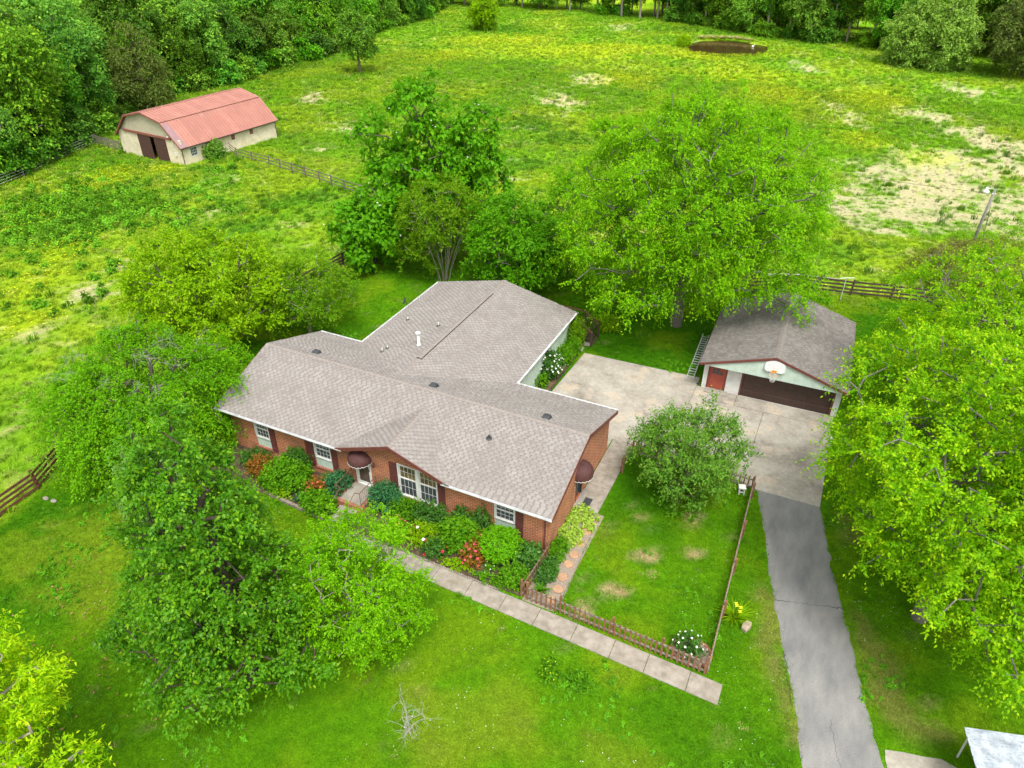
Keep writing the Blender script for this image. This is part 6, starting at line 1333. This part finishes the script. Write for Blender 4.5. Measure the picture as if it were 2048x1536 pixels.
def instancer(name, pts, rot, scl, col, mesh, label, cat='grass'):
    k = len(pts); me_ = bpy.data.meshes.new(name); me_.vertices.add(k); me_.vertices.foreach_set('co', np.ascontiguousarray(pts, np.float32).ravel())
    for an, ty, arr, fld in (('rotz', 'FLOAT_VECTOR', np.stack([rot*0, rot*0, rot], -1), 'vector'), ('scl', 'FLOAT', scl, 'value'), ('tint', 'FLOAT_COLOR', np.concatenate([col, np.ones((k, 1))], 1), 'color')):
        a = me_.attributes.new(an, ty, 'POINT'); a.data.foreach_set(fld, np.ascontiguousarray(arr, np.float32).ravel())
    me_.update(); o = link(name, me_); src = bpy.data.objects.new(name+'_tuft', mesh)
    ng = bpy.data.node_groups.new(name, 'GeometryNodeTree'); ng.interface.new_socket('Geometry', in_out='INPUT', socket_type='NodeSocketGeometry'); ng.interface.new_socket('Geometry', in_out='OUTPUT', socket_type='NodeSocketGeometry')
    gi = ng.nodes.new('NodeGroupInput'); go = ng.nodes.new('NodeGroupOutput'); ip = ng.nodes.new('GeometryNodeInstanceOnPoints'); oi = ng.nodes.new('GeometryNodeObjectInfo'); oi.inputs['Object'].default_value = src; oi.inputs['As Instance'].default_value = True
    ar = ng.nodes.new('GeometryNodeInputNamedAttribute'); ar.data_type = 'FLOAT_VECTOR'; ar.inputs['Name'].default_value = 'rotz'; as_ = ng.nodes.new('GeometryNodeInputNamedAttribute'); as_.data_type = 'FLOAT'; as_.inputs['Name'].default_value = 'scl'
    L = ng.links; L.new(gi.outputs[0], ip.inputs['Points']); L.new(oi.outputs['Geometry'], ip.inputs['Instance']); L.new(ar.outputs[0], ip.inputs['Rotation']); L.new(as_.outputs[0], ip.inputs['Scale']); L.new(ip.outputs[0], go.inputs[0])
    md = o.modifiers.new('tufts', 'NODES'); md.node_group = ng; me_.materials.append(mesh.materials[0]); tag(o, label, cat, kind='stuff'); return o
rgg = np.random.RandomState(5)
def blocked(x, y):
    """paved or built-over places in the yard"""
    b = (x > .2) & (x < 18.6) & (y > .3) & (y < 8.7); b |= (x > 3.1) & (x < 13.65) & (y > 8) & (y < 17.5); b |= (x > 13.5) & (x < 29.15) & (y > 8.55) & (y < 16.7+.0*x) & ((x > 19) | (y > 8)); b |= (x > 13.5) & (x < 21.4) & (y > 16) & (y < 17.1)
    b |= (x > 21.5) & (x < 29.2) & (y > 16) & (y < 24.4); up_ = -2.42-.034*(x-14.6); b |= (x > 8.4) & (x < 26.95) & (y < up_+.02) & (y > up_-.92)
    b |= (x > .4) & (x < 18.5) & (y > -1.95) & (y < .5); b |= (x > 9.5) & (x < 20.05) & (y > -2.45) & (y < .5) & (x < 20.05); b |= (x > 18.4) & (x < 19.95) & (y > -2.5) & (y < 9.4); b |= (x > 13.2) & (x < 18.6) & (y > 7.9) & (y < 17)
    yl = np.array([p_[1] for p_ in DL][::-1]); dl = np.interp(y, yl, [p_[0] for p_ in DL][::-1]); dr = np.interp(y, np.array([p_[1] for p_ in DR][::-1]), [p_[0] for p_ in DR][::-1]); b |= (y < 8.7) & (x > dl+.03+rgg.normal(0, .13, x.shape)) & (x < dr-.03+rgg.normal(0, .13, x.shape))
    b |= (x > 32.3) & (y < -2.5) & (x < 37); b |= np.hypot(x-25.5, (y+1.95)*1.2) < .72
    c, s = math.cos(R(-4.73)), math.sin(R(-4.73)); u = (x+46.5)*c+(y-41.22)*s; v = -(x+46.5)*s+(y-41.22)*c; b |= (u > -11.9) & (u < .3) & (v > -.2) & (v < 15.4)
    b |= np.hypot((x-pond_c[0])/9.0, (y-pond_c[1])/10.4) < 1
    return b
def infr(x, y, z, m=.15):
    q = np.stack([x, y, z], -1)-np.array(cam.location); mw = cam.matrix_world; cx = q@np.array(mw.col[0].xyz); cy = q@np.array(mw.col[1].xyz); cz = -(q@np.array(mw.col[2].xyz)); k = 1445.6/1024
    return (np.abs(cx/cz*k) < 1+m) & (np.abs(cy/cz*k) < .75+m*1.2) & (cz > 0)
def sow(n, x0, x1, y0, y1, sel, h=0.):
    x = rgg.uniform(x0, x1, n); y = rgg.uniform(y0, y1, n); z = H(x, y); k = sel(x, y) & infr(x, y, z) & ~blocked(x, y); return x[k], y[k], z[k]
# mown lawn
x, y, z = sow(150000, -10, 46, -22, 35, lambda x, y: in_yard(x, y) > .5)
c, *_ = gcol(x, y); c = c*rgg.uniform(.75, 1.35, (len(x), 1))*np.array([1.12, 1.08, 1.0])
instancer('lawn_grass', np.stack([x, y, z], -1), rgg.rand(len(x))*6.28, rgg.uniform(.6, 1.25, len(x)), c, tuft_mesh('lawn_tuft', 16, .13, .075, .018, .9, 1, TM), 'mown green grass of the lawns round the house')
# pasture grass
def past(x, y): return in_yard(x, y) < .5
P_ = [sow(60000, -75, 50, -10, 60, past), sow(46000, -95, 60, 60, 120, past), sow(26000, -110, 70, 120, 200, past)]
x, y, z = [np.concatenate(q) for q in zip(*P_)]; z = z+(fbm(x, y, .25, 3)-.5)*.16
c, st_m, ye_m, dk_m, _ = gcol(x, y); k = rgg.rand(len(x)) > st_m*.75; x, y, z, c, dk_m, st_m = x[k], y[k], z[k], c[k], dk_m[k], st_m[k]
c = c*rgg.uniform(.7, 1.4, (len(x), 1)); dist = np.hypot(x-26, y+20)
instancer('pasture_grass', np.stack([x, y, z], -1), rgg.rand(len(x))*6.28, rgg.uniform(.5, 1.1, len(x))*(1+.8*S((dist-50)/80))*(1-.4*st_m), c, tuft_mesh('pasture_tuft', 18, .24, .32, .035, .8, 2, TM), 'long uneven grass of the pasture')
# darker rush clumps
x, y, z = sow(9000, -80, 50, -5, 130, past); n2 = fbm(x, y, .16, 3); k = (rgg.rand(len(x)) < np.clip((n2-.47)*3, .03, 1)*.55+patch(x, y, RUSH)*.5); x, y, z = x[k], y[k], z[k]
c = np.array([.045, .15, .008])*rgg.uniform(.7, 1.5, (len(x), 1))+np.array([.05, .05, .0])*rgg.rand(len(x), 1)
instancer('rush_clumps', np.stack([x, y, z], -1), rgg.rand(len(x))*6.28, rgg.uniform(.5, 1.25, len(x)), c, tuft_mesh('rush_tuft', 46, .3, .62, .03, .55, 3, TM), 'dark green coarse rush clumps dotted over the pasture')
# broad-leaved weeds near the barn and lawn clover
def weed_mesh(seed):
    rng = np.random.RandomState(seed); Cn = rng.normal(size=(5, 3))*[.16, .16, .05]+[0, 0, .12]; V, F_, tint = leaves(Cn, unit(Cn+[0, 0, .2]), rng, T=4, Lf=4, tl=.2, ll=.14, lw=.1, droop=.1); m_ = np_mesh('weed', V, F_, TM, {'bl': tint[:, 0]}); return m_
x, y, z = sow(16000, -62, -8, -2, 45, past); n2 = fbm(x+9, y, .1, 3); pw_ = np.exp(-((x+44)**2/150+(y-24)**2/70)); k = rgg.rand(len(x)) < np.clip(pw_*.4+(n2-.55)*.4, 0, 1); x, y, z = x[k], y[k], z[k]
c = np.array([.095, .25, .012])*rgg.uniform(.7, 1.5, (len(x), 1))
instancer('meadow_weeds', np.stack([x, y, z], -1), rgg.rand(len(x))*6.28, rgg.uniform(.8, 2.0, len(x)), c, weed_mesh(4), 'broad-leaved green weeds in front of the barn', 'weeds')
x, y, z = sow(60000, -10, 46, -22, 35, lambda x, y: in_yard(x, y) > .5); n2 = fbm(x-40, y+20, .35, 3); k = rgg.rand(len(x)) < np.clip((n2-.58)*4, 0, .4); x, y, z = x[k], y[k], z[k]
c = np.array([.10, .29, .012])*rgg.uniform(.7, 1.4, (len(x), 1))
instancer('clover_patches', np.stack([x, y, z], -1), rgg.rand(len(x))*6.28, rgg.uniform(.22, .5, len(x)), c, weed_mesh(5), 'clover patches in the lawn', 'clover')
# flowers
def dots(name, x, y, z, size, colr, label, mat):
    m_ = bpy.data.meshes.new('flower_head'); vs_ = [(0, 0, .0)]+[(math.cos(2*PI*k/6), math.sin(2*PI*k/6), .25) for k in range(6)]; m_.from_pydata(vs_, [], [(0, 1+k, 1+(k+1) % 6) for k in range(6)]); m_.materials.append(mat)
    instancer(name, np.stack([x, y, z], -1), rgg.rand(len(x))*6.28, size*rgg.uniform(.6, 1.4, len(x)), np.ones((len(x), 3))*np.array(colr), m_, label, 'flowers')
x, y, z = sow(170000, -80, 50, 0, 175, past); n3 = fbm(x-80, y+11, 1.9, 3); n2 = fbm(x+50, y-30, .45, 4); ye = S((patch(x, y, YELLOW)+(n3-.5)*1.8+(n2-.5)-.35)/.5); k = rgg.rand(len(x)) < ye*.45+.015; x, y, z = x[k], y[k], z[k]
dist = np.hypot(x-26, y+20); dots('buttercups', x, y, z+.2+.2*rgg.rand(len(x)), .024+.00032*dist, (.85, .55, .0), 'yellow buttercups in drifts over the pasture', M['petal_yellow'])
x, y, z = sow(9000, -6, 34, -16, 8, lambda x, y: in_yard(x, y) > .5); n2 = fbm(x+5, y-7, .3, 3); k = rgg.rand(len(x)) < np.clip((n2-.5)*2, 0, .4); x, y, z = x[k], y[k], z[k]
dots('clover_flowers', x, y, z+.06, .011, (.8, .8, .75), 'tiny white clover flowers in the lawn', M['petal_white'])
# fallen leaves near the lower left
x = rgg.normal(4, 3.0, 120); y = rgg.normal(-11.5, 2.2, 120); k = in_yard(x, y) > .5; x, y = x[k], y[k]; mb = MB()
for a, b in zip(x, y):
    t_ = rgg.rand()*6.28; c_, s_ = math.cos(t_)*.065, math.sin(t_)*.065; z0 = hz(a, b)+.085; mb.add([(a-c_, b-s_, z0), (a+s_*.5, b-c_*.5, z0+.02), (a+c_, b+s_, z0+.01), (a-s_*.5, b+c_*.5, z0-.01)], [(0, 1, 2, 3)])
tag(mb.build('fallen_leaves', M['deadleaf']), 'brown fallen leaves scattered on lower left lawn', 'leaves', kind='stuff')
